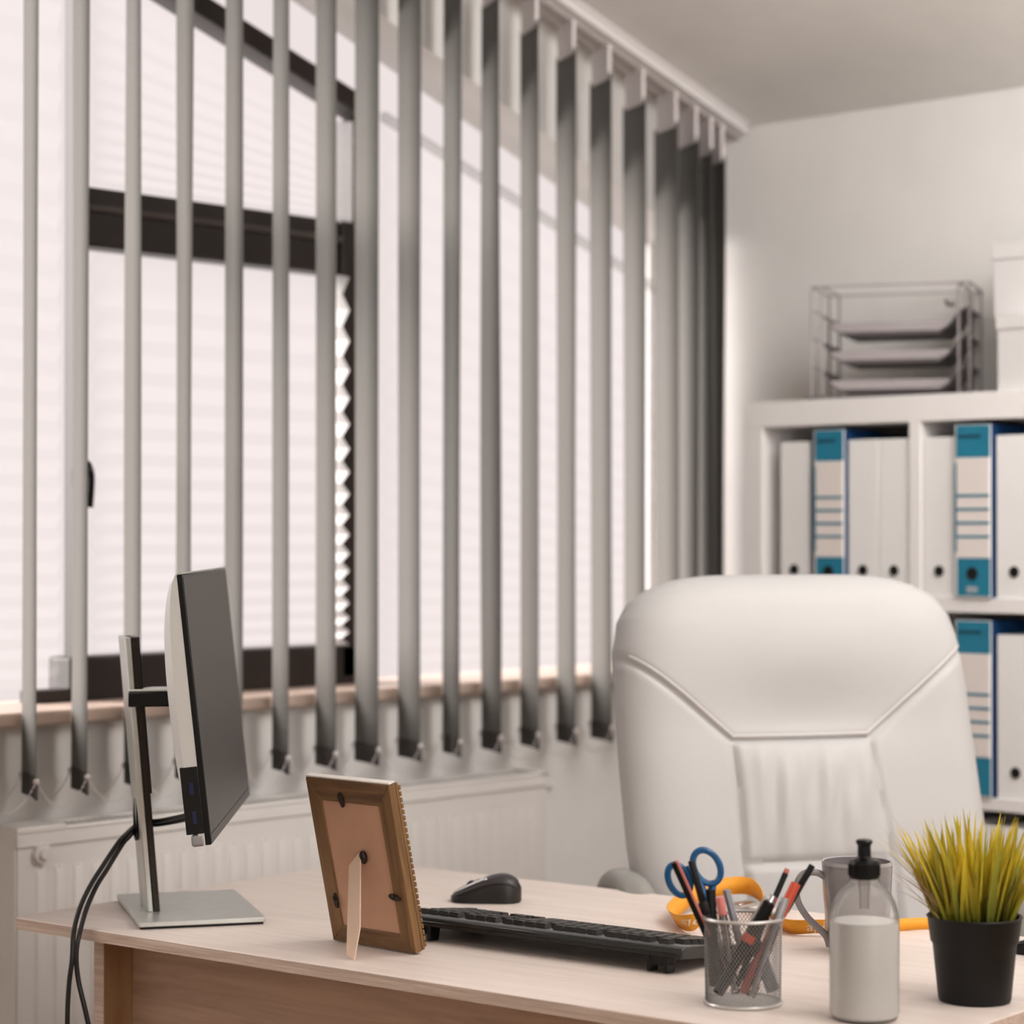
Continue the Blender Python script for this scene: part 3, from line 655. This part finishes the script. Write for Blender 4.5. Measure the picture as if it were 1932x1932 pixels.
pen('ballpoint_pen', 'thin black pen with a pink tip leaning right behind the silver clipped pen', 'pen', cpt(1490, 1645, .022), cpt(1390, 1860, .0), .0037,
    [('barrel', 0, .96, 1, 1, M_blk), ('pink_tip', .955, 1, .92, .9, M_pink)])
pen('felt_pen', 'bright orange red felt pen leaning right over the cup rim', 'pen', cpt(1503, 1668, .004), cpt(1400, 1870, -.012), .0064,
    [('barrel', 0, .45, .9, 1, M_red), ('cap', .45, 1, 1.05, .95, M_orr)])
pen('ballpoint_pen', 'thin black pen reaching furthest right out of the cup', 'pen', cpt(1536, 1637, .016), cpt(1405, 1855, .012), .0042,
    [('barrel', 0, .62, 1, 1, M_blk), ('cap', .60, 1, 1.12, .95, M_dkplas)])
pen('marker_pen', 'silver grey pen, short, leaning right in front of the red one', 'pen', cpt(1479, 1692, -.014), cpt(1412, 1872, -.03), .0056,
    [('barrel', 0, .75, .95, 1, M_clear), ('cap', .72, 1, 1.05, 1, M_gsl), ('ink_tube', .03, .75, .5, .5, M_gsl)])
pen('coloured_pencil', 'red pencil just above the rim between black and silver pens', 'pencil', cpt(1463, 1694, .004), cpt(1360, 1872, -.008), .0044,
    [('barrel', 0, 1, 1, 1, M_red)], 6)
pen('marker_pen', 'dark pen hidden low inside the cup crossing to the right', 'pen', cpt(1418, 1760, .0), cpt(1458, 1868, -.006), .0085,
    [('barrel', 0, 1, 1, .9, M_dkplas), ('steel_stripe', .1, .75, .3, .3, M_steel)])
# scissors
ez_ = (cpt(1330, 1690, .03) - cpt(1380, 1860, .01)).normalized(); ex_ = (RV - ez_*RV.dot(ez_)).normalized(); ey_ = ez_.cross(ex_)
sco = thing('scissors', cpt(1380, 1860, .014), 'blue handled scissors standing blades down in the mesh cup', 'scissors', ex_, ey_)
inv = sco.matrix_world.inverted()
def loop(cx, cy, a, b, rot, r):
    pts = []
    for i in range(28):
        t = 2*PI*i/28; u, w = a*math.cos(t), b*math.sin(t)
        c, s_ = math.cos(rot), math.sin(rot)
        pts.append(inv @ (cpt(cx + u*c-w*s_, cy + u*s_+w*c, .024)))
    return MB().tube(pts, r, 8, closed=True)
l1 = loop(1284, 1667, 19, 31, -.42, .0042); l1.tube([inv @ cpt(1300, 1640, .024), inv @ cpt(1322, 1675, .022), inv @ cpt(1342, 1712, .02)], [.003, .0058, .005], 8); l1.build('handle', M_sciss, sco, smooth=True)
l2 = loop(1337, 1642, 24, 34, -.50, .0042); l2.tube([inv @ cpt(1352, 1672, .027), inv @ cpt(1345, 1690, .026), inv @ cpt(1346, 1716, .025)], [.0035, .0058, .005], 8); l2.build('handle', M_sciss, sco, smooth=True)
for a, b in (((1340, 1706, .021), (1382, 1862, .012)), ((1347, 1710, .024), (1372, 1864, .016))):
    p0, p1 = inv @ cpt(*a), inv @ cpt(*b); MB().tube([p0, p0.lerp(p1, .5), p1], [.004, .004, .001], 4).build('blade', M_steel, sco)

# ------------------------------------------------------------------ mug
mg = thing('coffee_mug', (2.668, 1.792, .74), 'tall grey glazed coffee mug behind the clear bottle', 'mug')
mr, mh = .0475, .122
MB().lathe([(0.0005, .004), (.030, .004), (.033, 0), (.036, 0), (.0385, .006), (.0425, .035), (.0458, .08), (mr, mh-.003), (mr-.0012, mh), (mr-.0034, mh-.001), (.0425, .08), (.038, .03), (.032, .010), (0.0005, .008)], 56).build('mug_body', M_mug, mg, smooth=True, angle=60)
MB().lathe([(mr+.0003, mh-.0042), (mr-.0008, mh+.0006), (mr-.0034, mh-.0008)], 56).build('glossy_rim', M_mugin, mg, smooth=True, angle=60)
hl = -RV*.97 - FV*.10; hl.normalize()
hp_ = [hl*.043+Vector((0,0,.100)), hl*.056+Vector((0,0,.107)), hl*.074+Vector((0,0,.105)), hl*.083+Vector((0,0,.089)), hl*.081+Vector((0,0,.068)), hl*.069+Vector((0,0,.048)), hl*.055+Vector((0,0,.034)), hl*.043+Vector((0,0,.022)), hl*.038+Vector((0,0,.008))]
MB().tube(catmull(hp_, 5), .0048, 10).build('handle', M_mug, mg, smooth=True)

# ------------------------------------------------------------------ bottle
bt = thing('sanitizer_bottle', (2.303, 1.537, .74), 'clear bottle of milky gel with a black push-pull cap', 'bottle')
br = .0402
bp_ = [(0.0005, .002), (.020, .003), (.034, 0), (.038, .003), (br, .010), (br, .118), (.0392, .124), (.036, .135), (.031, .1445), (.0240, .1515), (.0190, .1555), (.0178, .158), (.0186, .1595), (.0186, .1615), (.0162, .163), (.0162, .171)]
inner = [(max(.0003, r-.0011), z+(.0016 if z < .012 else 0)) for r, z in bp_][::-1]
MB().lathe(bp_, 56).build('bottle_shell', M_bott, bt, smooth=True, angle=60)
gp = [(0.0003, .004), (.034, .003), (.0385, .0055), (br-.0006, .013), (br-.0006, .1125), (.0392, .1135), (0.0003, .1135)]
MB().lathe(gp, 48).build('gel', M_gel, bt, smooth=True, angle=50)
MB().lathe([(.0003, .1275), (.0055, .1275), (.0058, .146), (.0068, .1535), (.0068, .166), (.0003, .166)], 24).build('dip_spout', M_clear, bt, smooth=True, angle=50)
MB().lathe([(0.0003, .1625), (.0170, .1625), (.0180, .1645), (.0180, .1800), (.0165, .1835), (.0088, .1865), (.0078, .1885), (.0076, .2005), (.0095, .2035), (.0100, .2055), (.0080, .2075), (.0003, .2080)], 48).build('push_pull_cap', M_blk, bt, smooth=True, angle=22)
rb = MB()
for i in range(40):
    a = 2*PI*i/40; rb.box(-.0004, .0004, -.0004, .0004, 0, 0); 
    c, s_ = math.cos(a), math.sin(a); p = Vector((c*.0181, s_*.0181, .1665)); q = Vector((c*.0181, s_*.0181, .179)); rb.tube([p, q], .0005, 4)
rb.build('cap_ribs', M_blk, bt)['kind'] = 'stuff'

# ------------------------------------------------------------------ potted grass
pl = thing('potted_grass_plant', (2.481, 1.498, .74), 'artificial yellow green grass in a charcoal plastic pot', 'plant')
MB().lathe([(.0005, .003), (.036, .003), (.0385, 0), (.0425, .001), (.0435, .004), (.0500, .069), (.0525, .072), (.0560, .100), (.0575, .1015), (.0560, .103), (.0535, .101), (.049, .06), (.0005, .058)], 56).build('plant_pot', M_pot, pl, smooth=True, angle=45)
MB().lathe([(.0005, .088), (.03, .0885), (.0525, .086)], 36).build('soil', M_soil, pl, smooth=True)
rg = random.Random(11)
def blade(base, az, lean, L_, w, curl, m, name='grass_blade', twist=0):
    n = 7; L1, R1_, C1 = [], [], []
    p = Vector(base); th = lean; d_ = Vector((math.cos(az), math.sin(az), 0)); sd = Vector((-d_.y, d_.x, 0))
    sd = (sd*math.cos(twist) + d_*math.sin(twist)).normalized()
    for i in range(n+1):
        t = i/n; ww = w*(1-t)**.8*(.6+.9*min(1, t*3)) * .62 + .00012
        L1.append(p - sd*ww); R1_.append(p + sd*ww); C1.append(p + Vector((d_.x*.0, d_.y*.0, 0)) - d_*ww*.35)
        p = p + (d_*math.sin(th) + Vector((0, 0, 1))*math.cos(th))*(L_/n); th += curl/n
    v = L1+C1+R1_; k = n+1
    f = [(i, i+1, k+i+1, k+i) for i in range(n)] + [(k+i, k+i+1, 2*k+i+1, 2*k+i) for i in range(n)]
    MB().add(v, f).build(name, m, pl, smooth=True, angle=80)
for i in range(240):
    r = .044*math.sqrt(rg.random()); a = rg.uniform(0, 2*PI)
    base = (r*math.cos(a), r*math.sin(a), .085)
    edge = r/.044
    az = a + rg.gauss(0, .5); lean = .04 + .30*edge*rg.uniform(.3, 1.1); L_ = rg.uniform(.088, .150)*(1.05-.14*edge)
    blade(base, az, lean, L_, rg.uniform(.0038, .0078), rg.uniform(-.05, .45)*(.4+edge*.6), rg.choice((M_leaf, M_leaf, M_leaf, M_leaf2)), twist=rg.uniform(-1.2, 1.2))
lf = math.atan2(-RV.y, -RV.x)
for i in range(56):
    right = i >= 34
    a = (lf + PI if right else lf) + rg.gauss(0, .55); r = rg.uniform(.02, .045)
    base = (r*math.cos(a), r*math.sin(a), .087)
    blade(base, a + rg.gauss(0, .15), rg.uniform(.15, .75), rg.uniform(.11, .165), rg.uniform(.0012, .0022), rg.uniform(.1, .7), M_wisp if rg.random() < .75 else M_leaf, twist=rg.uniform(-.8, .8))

# ------------------------------------------------------------------ lanyard
ly = thing('lanyard', (2.72, 2.02, .7405), 'looped orange printed lanyard lying on edge behind the pen cup', 'lanyard')
LP = [(2.660,2.038,.024),(2.625,2.035,.006),(2.652,2.080,0),(2.700,2.125,.002),(2.775,2.155,.010),(2.845,2.158,.016),(2.875,2.128,.018),(2.850,2.080,.010),(2.80,2.03,.002),(2.745,1.972,0),(2.722,1.935,0),(2.735,1.905,.003),(2.765,1.880,.002),(2.800,1.858,0),(2.845,1.837,0),(2.880,1.82,0),(2.888,1.80,.001)]
cl = catmull([(x-2.72, y-2.02, z) for x, y, z in LP], 8); nL = len(cl)
def lwid(t): return .026 if t < .62 else (.026 - .010*math.sin(min(1, (t-.62)/.38)*PI/2))
v = []
for i, p in enumerate(cl):
    t = i/(nL-1); T_ = (cl[min(i+1, nL-1)]-cl[max(i-1, 0)]).normalized(); sd = Vector((0, 0, 1)).cross(T_).normalized()
    lean = .55*math.sin(2.2*PI*t+.4); up_ = (Vector((0, 0, 1))*math.cos(lean) + sd*math.sin(lean)).normalized()
    v.append(p); v.append(p + up_*lwid(t))
RIB = [(v[2*i], v[2*i+1]) for i in range(nL)]
MB().add(v, [(2*i, 2*i+2, 2*i+3, 2*i+1) for i in range(nL-1)]).build('ribbon', M_orange, ly, smooth=True, angle=80, solid=.0011)
def text(body, size, loc, xdir, up_, m, par, name='printed_text', ext=.0002):
    cu = bpy.data.curves.new(name, 'FONT'); cu.body = body; cu.size = size; cu.extrude = ext; cu.align_x = 'CENTER'; cu.align_y = 'CENTER'; cu.materials.append(m)
    tmp = bpy.data.objects.new(name, cu); COL.objects.link(tmp); bpy.context.view_layer.update()
    me = bpy.data.meshes.new_from_object(tmp.evaluated_get(bpy.context.evaluated_depsgraph_get())); bpy.data.objects.remove(tmp)
    o = bpy.data.objects.new(name, me); COL.objects.link(o); o.parent = par
    xd = Vector(xdir).normalized(); ud = Vector(up_); ud = (ud - xd*ud.dot(xd)).normalized(); z = xd.cross(ud)
    M = Matrix((xd, ud, z)).transposed().to_4x4(); M.translation = Vector(loc); bpy.context.view_layer.update()
    o.matrix_local = par.matrix_world.inverted() @ M; return o
MB().box(.105, .150, .085, .104, .004, .012).build('metal_buckle', M_steel, ly, bev=.002)

# ------------------------------------------------------------------ desk phone at the right edge
ph = thing('desk_telephone', (2.858, 1.531, .7402), 'black desk telephone cut off by the right edge of the picture', 'telephone', (.063, -.998, 0), (.998, .063, 0))
MB().prism([(-.10, 0), (.10, 0), (.10, .06), (-.02, .035), (-.10, .015)], -.062, .060, 'y').build('phone_body', M_blk, ph, bev=.005, seg=3)
hs = MB(); hs.tube(catmull([(-.065, -.052, .038), (-.065, -.038, .050), (-.065, 0, .054), (-.065, .036, .050), (-.065, .050, .038)], 4), .013, 12); hs.build('handset', M_blk, ph, smooth=True)
for i in range(3):
    for j in range(4): MB().box(0+i*.022, .015+i*.022, -.05+j*.022, -.036+j*.022, .036+i*.004, .047+i*.005).build('phone_key', M_keys, ph, bev=.001)

# ------------------------------------------------------------------ office chair
yw = math.radians(17); rcl = math.radians(16)
cfwd = (-FV*math.cos(yw) + RV*math.sin(yw)).normalized()             # chair faces the camera and a little right
crt = Vector((-cfwd.y, cfwd.x, 0))                                    # local +x ; looks right in the photo when facing us?
if crt.dot(RV) < 0: crt = -crt
topc = FV*4.00 + RV*((1476-966)/4450*4.00); topc.z = 1.236
ch = thing('office_chair', (topc.x, topc.y, 0), 'white leather high back office chair behind the desk', 'chair', crt, Vector((0,0,1)).cross(crt))
inv = ch.matrix_world.inverted()
bup = Vector((0, 0, 1))*math.cos(rcl) - cfwd*math.sin(rcl); bfn = cfwd*math.cos(rcl) + Vector((0, 0, 1))*math.sin(rcl)
def CP(x, d, o): return inv @ (topc + crt*x - bup*d + bfn*o)
BH = .76
def lerp_tab(tab, d):
    for (a, x), (b, y) in zip(tab, tab[1:]):
        if d <= b: t = (d-a)/(b-a); return x+(y-x)*t
    return tab[-1][1]
HWT = [(0, .11), (.004, .165), (.012, .210), (.026, .248), (.048, .280), (.08, .300), (.13, .311), (.22, .317), (.32, .319), (.45, .319), (.60, .310), (.76, .28)]
def segdist(px, py, ax, ay, bx, by):
    vx, vy = bx-ax, by-ay; t = max(0, min(1, ((px-ax)*vx+(py-ay)*vy)/(vx*vx+vy*vy))); return math.hypot(px-ax-t*vx, py-ay-t*vy)
SEAMS = [((-.140, .292), (.106, .292)), ((-.140, .292), (-.31, .145)), ((.106, .292), (.32, .128)), ((-.140, .292), (-.143, .49)), ((.106, .292), (.119, .49)), ((-.143, .497), (.119, .497)), ((-.143, .49), (-.146, .76)), ((.119, .49), (.124, .76))]
def front_o(x, d):
    hwx = lerp_tab(HWT, d); u = min(1, abs(x)/hwx)
    e = (1-u**6)**.5; te = (1-(1-min(1, d/.07))**2.4)**.5; be = (1-(1-min(1, (BH-d)/.05))**2.4)**.5
    o = .062*e*te*be
    o += .018*te*math.exp(-((d-.13)/.11)**2)*(1-u*u*.6)             # head cushion
    o += .028*max(0, u-.35)**1.3*te*(1 if d > .1 else d/.1)*e         # side wings stand forward
    xc = x+.014; cx_ = max(0, 1-(abs(xc)/.135)**4)
    if .292 < d < .497: o += .016*cx_*math.sin(PI*(d-.292)/.205)**.5
    if d >= .497: o += .012*cx_
    o -= .016*math.exp(-((d-.255)/(.07 if d < .255 else .045))**2)*math.exp(-(x/.16)**2)
    g = min(segdist(x, d, *a, *b) for a, b in SEAMS)
    o -= .0085*math.exp(-(g/.0055)**2)
    if abs(xc) < .128 and .292 < d < .497:
        w = math.sin(PI*(d-.292)/.205)
        o += .0038*w*(math.sin(x*95+2.2*math.sin(d*17)) + .7*math.sin(x*170+1.3+d*12))*cx_
    return max(.0005, o)
nu, nv = 121, 141
bm = MB(); F_ = []; B_ = []
for j in range(nv):
    t = j/(nv-1); d = BH*(t**1.25)
    hwx = lerp_tab(HWT, d)
    for i in range(nu):
        u = -1+2*i/(nu-1); u = math.copysign(abs(u)**.9, u); x = hwx*u
        F_.append(CP(x, d, front_o(x, d)-.02))
        eb_ = (1-abs(u)**5)**.5 if abs(u) < 1 else 0; te = (1-(1-min(1, d/.06))**2.4)**.5
        B_.append(CP(x, d, -.02-.045*eb_*te))
f = []; n1 = nu*nv
for j in range(nv-1):
    for i in range(nu-1):
        q = (j*nu+i, j*nu+i+1, (j+1)*nu+i+1, (j+1)*nu+i); f.append(q); f.append(tuple(n1+w for w in q[::-1]))
for j in range(nv-1):
    for i in (0, nu-1): f.append((j*nu+i, (j+1)*nu+i, n1+(j+1)*nu+i, n1+j*nu+i))
for i in range(nu-1):
    for j in (0, nv-1): f.append((j*nu+i, j*nu+i+1, n1+j*nu+i+1, n1+j*nu+i))
bm.add(F_+B_, f).build('backrest', M_leather, ch, smooth=True, angle=70)
for (a, b) in SEAMS[:3]:
    off = .0055 if True else 0
    nrm = Vector((-(b[1]-a[1]), b[0]-a[0])).normalized(); nrm = nrm if nrm.y < 0 else -nrm
    pts = []
    for i in range(25):
        t = i/24; x = a[0]+(b[0]-a[0])*t + nrm.x*.007; d = a[1]+(b[1]-a[1])*t + nrm.y*.007
        if abs(x) < lerp_tab(HWT, d)*.97: pts.append(CP(x, d, front_o(x, d)-.0205))
    MB().tube(pts, .0028, 6).build('seam_piping', M_piping, ch, smooth=True)
# seat, arms, base in chair-local: x right, y = local y axis, z up
ysign = 1 if (Vector((0,0,1)).cross(crt)).dot(cfwd) > 0 else -1
seat = MB()
def seat_pt(i, j):
    u, w = -1+2*i, -1+2*j; a = .27; k = 1
    x = a*u*(1-.06*w*w); y = ysign*(.02 + .25 + .25*w); 
    e = (1-abs(u)**6)**.4*(1-abs(w)**6)**.4 if abs(u) < 1 and abs(w) < 1 else 0
    return x, y, e
seat.grid(31, 31, lambda i, j: (seat_pt(i, j)[0], seat_pt(i, j)[1], .44+.07*seat_pt(i, j)[2])); seat.grid(31, 31, lambda i, j: (seat_pt(i, j)[0], seat_pt(i, j)[1], .44-.03*seat_pt(i, j)[2]))
seat.build('seat', M_leather, ch, smooth=True, angle=70)
for s in (-1, 1):
    m = MB(); ap = catmull([(s*.325, ysign*.02, .70), (s*.330, ysign*.08, .735), (s*.330, ysign*.16, .738), (s*.330, ysign*.215, .715), (s*.325, ysign*.235, .66), (s*.31, ysign*.24, .56), (s*.25, ysign*.24, .44)], 5)
    m.tube(ap, [.020+.008*math.sin(PI*i/(len(ap)-1)) for i in range(len(ap))], 12); m.build('armrest', M_arm, ch, smooth=True)
MB().cyl((0, ysign*.25, .08), (0, ysign*.25, .42), .028).build('gas_lift', M_blk, ch, smooth=True)
for k in range(5):
    a = 2*PI*k/5+.3; c, s_ = math.cos(a), math.sin(a); yb = ysign*.25
    lg = MB().tube([(c*.02, yb+s_*.02, .10), (c*.30, yb+s_*.30, .075)], [.028, .018], 10).build('base_leg', M_alu, ch, smooth=True)
    MB().cyl((c*.30-s_*.02, yb+s_*.30+c*.02, .03), (c*.30+s_*.02, yb+s_*.30-c*.02, .03), .03).build('caster', M_blk, lg, smooth=True)

# ------------------------------------------------------------------ bookcase on the right wall
bc = thing('bookcase', (4.035, 2.993, 0), 'white open bookcase full of office binders', 'bookcase')
SD = .32; Y = lambda y: y-2.993
zl = [.0, .03, .387, .415, .763, .788, 1.148, 1.177, 1.527, 1.581]
ys = [(2.993, 2.947), (2.585, 2.558), (2.196, 2.169), (1.807, 1.761)]
for (z0, z1), nm in (((1.527, 1.581), 'top_board'), ((1.148, 1.177), 'shelf'), ((.763, .788), 'shelf'), ((.387, .415), 'shelf'), ((0, .03), 'bottom_board')):
    if nm == 'top_board': MB().box(0, SD, Y(1.761), Y(2.993), z0, z1).build(nm, M_shelf, bc, bev=.0015)
    else:
        for k in range(3): MB().box(.001, SD-.012, Y(ys[k+1][0]), Y(ys[k][1]), z0, z1).build(nm, M_shelf, bc, bev=.001)
MB().box(0, SD, Y(2.947), Y(2.993), 0, 1.527).build('side_board', M_shelf, bc, bev=.0015)
MB().box(0, SD, Y(1.761), Y(1.807), 0, 1.527).build('side_board', M_shelf, bc, bev=.0015)
for k in (1, 2): MB().box(.0, SD-.012, Y(ys[k][1]), Y(ys[k][0]), 0.0, 1.527).build('divider', M_shelf, bc, bev=.001)
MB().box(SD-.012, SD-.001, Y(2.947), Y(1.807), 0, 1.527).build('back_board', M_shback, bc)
def binder(y, z, w, label, h=.318, x=4.042, teal=False, rowname='', cover=True):
    """y: left edge (as seen), spine faces -x"""
    dp = .285; t = .0025
    if not teal:
        o = thing('lever_arch_binder', (x, y, z), label, 'binder', group='white binders in the bookcase')
        MB().box(0, .004, -w, 0, 0, h).build('spine', M_bind, o, bev=.0015)
        MB().box(.004, dp-.02, -w, -w+t, 0, h).box(.004, dp-.02, -t, 0, 0, h).build('cover', M_bind, o)
        MB().box(.012, dp-.03, -w+.008, -.012, .006, h-.02).build('paper_block', M_paper, o)
    else:
        o = thing('striped_binder', (x, y, z), label, 'binder', group='teal and white striped binders')
        MB().box(0, .004, -w, 0, 0, h).build('spine', M_bind, o, bev=.0015)
        MB().box(.004, dp-.045, -w, -w+t, 0, h-.004).box(.004, dp-.045, -t, 0, 0, h-.004).build('cover', M_navy, o)
        cap_ = MB(); n = 8; pts = [(0.004, h-.03)] + [(.004, h)] + [(.11+.05*math.sin(PI/2*i/n), h-.022*(1-math.cos(PI/2*i/n))) for i in range(n+1)]
        cap_.prism(pts, -w-.001, -.001, 'y'); cap_.build('curved_cover_top', M_navy, o)
        MB().box(.012, dp-.05, -w+.008, -.012, .006, h-.06).build('paper_block', M_paper, o)
        def pr(z0, z1, m, nm, a=0.003, b=0.001): return MB().box(-.0012, 0, -w+b, -a, z0, z1).build(nm, m, o)
        pr(h-.064, h-.001, M_teal, 'teal_band', .004, .0005); pr(.004, .078, M_teal, 'teal_band', .006, .0005)
        MB().box(-.0022, -.0012, -w+.020, -.008, h-.026, h-.019).build('printed_title', M_ink, o)
        pr(.080, h-.066, M_label, 'label_card', .006, .003)
        for i in range(4): MB().box(-.0022, -.0010, -w+.002, -.002, .118+i*.0268, .123+i*.0268).build('label_line', M_teal, o)
        MB().box(-.0008, .0, -.004, -.0005, .09, h-.075).build('edge_line', M_teal, o)
        text('000', .017, Vector((x-.0024, y-w/2, z+.016)), (0, -1, 0), (0, 0, 1), M_label, o, 'printed_digits')
    zr = .048 if teal else .052; r_ = .011 if teal else .0092
    yr = -w/2
    rg_ = MB(); rg_.tube([(-.0022, yr+r_*math.cos(2*PI*i/20), zr+r_*math.sin(2*PI*i/20)) for i in range(20)], .0018, 6, closed=True)
    rg_.cyl((-.0018, yr, zr), (0.0, yr, zr), r_, n=20); rg_.build('finger_ring', M_hole, o, smooth=True)
    return o
bpy.context.view_layer.update()
zA, zB, zC, zD = 1.177, .788, .415, .03
TW = 'white lever arch binder '
binder(2.905, zA, .072, TW+'at the far left end of the upper shelf')
binder(2.735, zA, .073, TW+'first right of the left striped binder, upper shelf')
binder(2.660, zA, .072, TW+'against the divider in the upper left compartment')
binder(2.555, zA, .073, TW+'just right of the divider on the upper shelf')
binder(2.390, zA, .080, TW+'directly right of the right striped binder, upper shelf')
binder(2.304, zA, .080, TW+'cut off by the right picture edge, upper shelf')
binder(2.812, zA, .074, 'teal and white striped binder in the upper left compartment', h=.340, x=4.030, teal=True)
binder(2.476, zA, .080, 'teal and white striped binder in the upper right compartment', h=.340, x=4.030, teal=True)
binder(2.553, zB, .070, TW+'peeping out between chair and striped binder, middle shelf')
binder(2.476, zB, .080, 'teal and white striped binder on the middle shelf behind the chair', h=.345, x=4.030, teal=True)
binder(2.389, zB, .082, TW+'right of the striped binder on the middle shelf')
binder(2.303, zB, .080, TW+'at the right picture edge on the middle shelf')
for k in range(4): binder(2.550-k*.085, zC, .080, TW+['lowest shelf behind the chair edge', 'lowest shelf behind the grass tips', 'lowest shelf right of the chair, above the pot', 'lowest shelf at the right picture edge'][k])

# letter tray on top
tr = thing('letter_tray', (4.045, 2.828, 1.5812), 'three tier grey letter tray of curved metal on the bookcase', 'letter tray', rz=math.radians(24))
TWD = .325; TD = .20
for yy in (0.0, -TWD):
    for yo_ in (0, (-.022 if yy == 0 else .022)):
        pts = [(0.0, yy+yo_, 0), (0.0, yy+yo_, .225), (.006, yy+yo_, .235), (TD-.006, yy+yo_, .235), (TD, yy+yo_, .225), (TD, yy+yo_, 0)]
        MB().tube(pts, .0026, 6).build('wire_post', M_trlip, tr, smooth=True)
MB().tube([(.0, 0, .2345), (.0, -TWD, .2345)], .002, 6).build('cross_wire', M_trlip, tr, smooth=True)
MB().tube([(TD, 0, .2345), (TD, -TWD, .2345)], .002, 6).build('cross_wire', M_trlip, tr, smooth=True)
for k, z in enumerate((.018, .078, .136)):
    pts = [(-.004, z+.050), (-.022, z+.042), (-.042, z+.014), (-.062, z), (-TWD+.062, z), (-TWD+.042, z+.014), (-TWD+.022, z+.042), (-TWD+.004, z+.050)]
    low = [(a, b-.003) for a, b in pts][::-1]
    t_ = MB().prism(pts+low, .0, TD, 'x').build('tray', M_tray, tr)
    MB().prism([(-.040, z+.015), (-.060, z+.002), (-TWD+.060, z+.002), (-TWD+.040, z+.015), (-TWD+.043, z+.021), (-.043, z+.021)], -.003, .003, 'x').build('front_lip', M_trlip, t_)
    MB().box(.008, TD-.01, -TWD+.055, -.055, z+.004, z+.016+.004*(k == 2)).build('paper_stack', M_paper, t_)
MB().tube([(0, -TWD+.03, .19), (.01, -TWD+.045, .19), (.02, -TWD+.05, .20)], .004, 6).build('tray_hook', M_tray, tr)
MB().tube([(-.004, .012, 0.003), (-.004, -.03, .006), (0.0, -TWD, .006)], .003, 6).build('foot_rail', M_tray, tr, smooth=True)
MB().tube([(TD, .0, .006), (TD, -TWD, .006)], .003, 6).build('foot_rail', M_tray, tr, smooth=True)
# archive boxes
def abox(x0, x1, y0, y1, z, h, label, lid):
    o = thing('archive_box', (x0, y1, z), label, 'box', group='white boxes on the bookcase')
    MB().box(0, x1-x0, y0-y1, 0, 0, h-.004).build('box_body', M_box, o, bev=.002)
    MB().box(-.003, x1-x0+.003, y0-y1-.003, .003, h-lid, h).build('lid', M_box, o, bev=.002)
abox(4.05, 4.33, 2.00, 2.392, 1.581, .150, 'white cardboard box at the right end of the bookcase top', .030)
abox(4.10, 4.34, 2.10, 2.430, 1.7315, .148, 'white cardboard box stacked upon the lower white box', .035)
# ribbon print: lettering laid onto the ribbon surface
def ribbon_text(body, size, i0, h0, sg=1):
    cu = bpy.data.curves.new('printed_text', 'FONT'); cu.body = body; cu.size = size; cu.align_x = 'CENTER'; cu.align_y = 'CENTER'
    tmp = bpy.data.objects.new('printed_text', cu); COL.objects.link(tmp); bpy.context.view_layer.update()
    me = bpy.data.meshes.new_from_object(tmp.evaluated_get(bpy.context.evaluated_depsgraph_get())); bpy.data.objects.remove(tmp)
    acc = [0]
    for a, b in zip(RIB, RIB[1:]): acc.append(acc[-1] + (b[0]-a[0]).length)
    eye = Vector((0, 0, 1.3)) - Vector((2.72, 2.02, .7405))
    for vt in me.vertices:
        sx_ = acc[i0] + sg*vt.co.x; k = max(i for i in range(len(acc)-1) if acc[i] <= sx_); t = (sx_-acc[k])/(acc[k+1]-acc[k])
        p = RIB[k][0].lerp(RIB[k+1][0], t); q = RIB[k][1].lerp(RIB[k+1][1], t)
        n_ = (RIB[k+1][0]-RIB[k][0]).cross(q-p).normalized()
        if n_.dot(eye-p) < 0: n_ = -n_
        vt.co = p + (q-p).normalized()*(h0 + vt.co.y) + n_*.0011
    me.materials.clear(); me.materials.append(M_print)
    o = bpy.data.objects.new('printed_text', me); COL.objects.link(o); o.parent = ly
ribbon_text('1976', .0155, 10, .013, -1)
ribbon_text('apiu', .022, 89, .012)
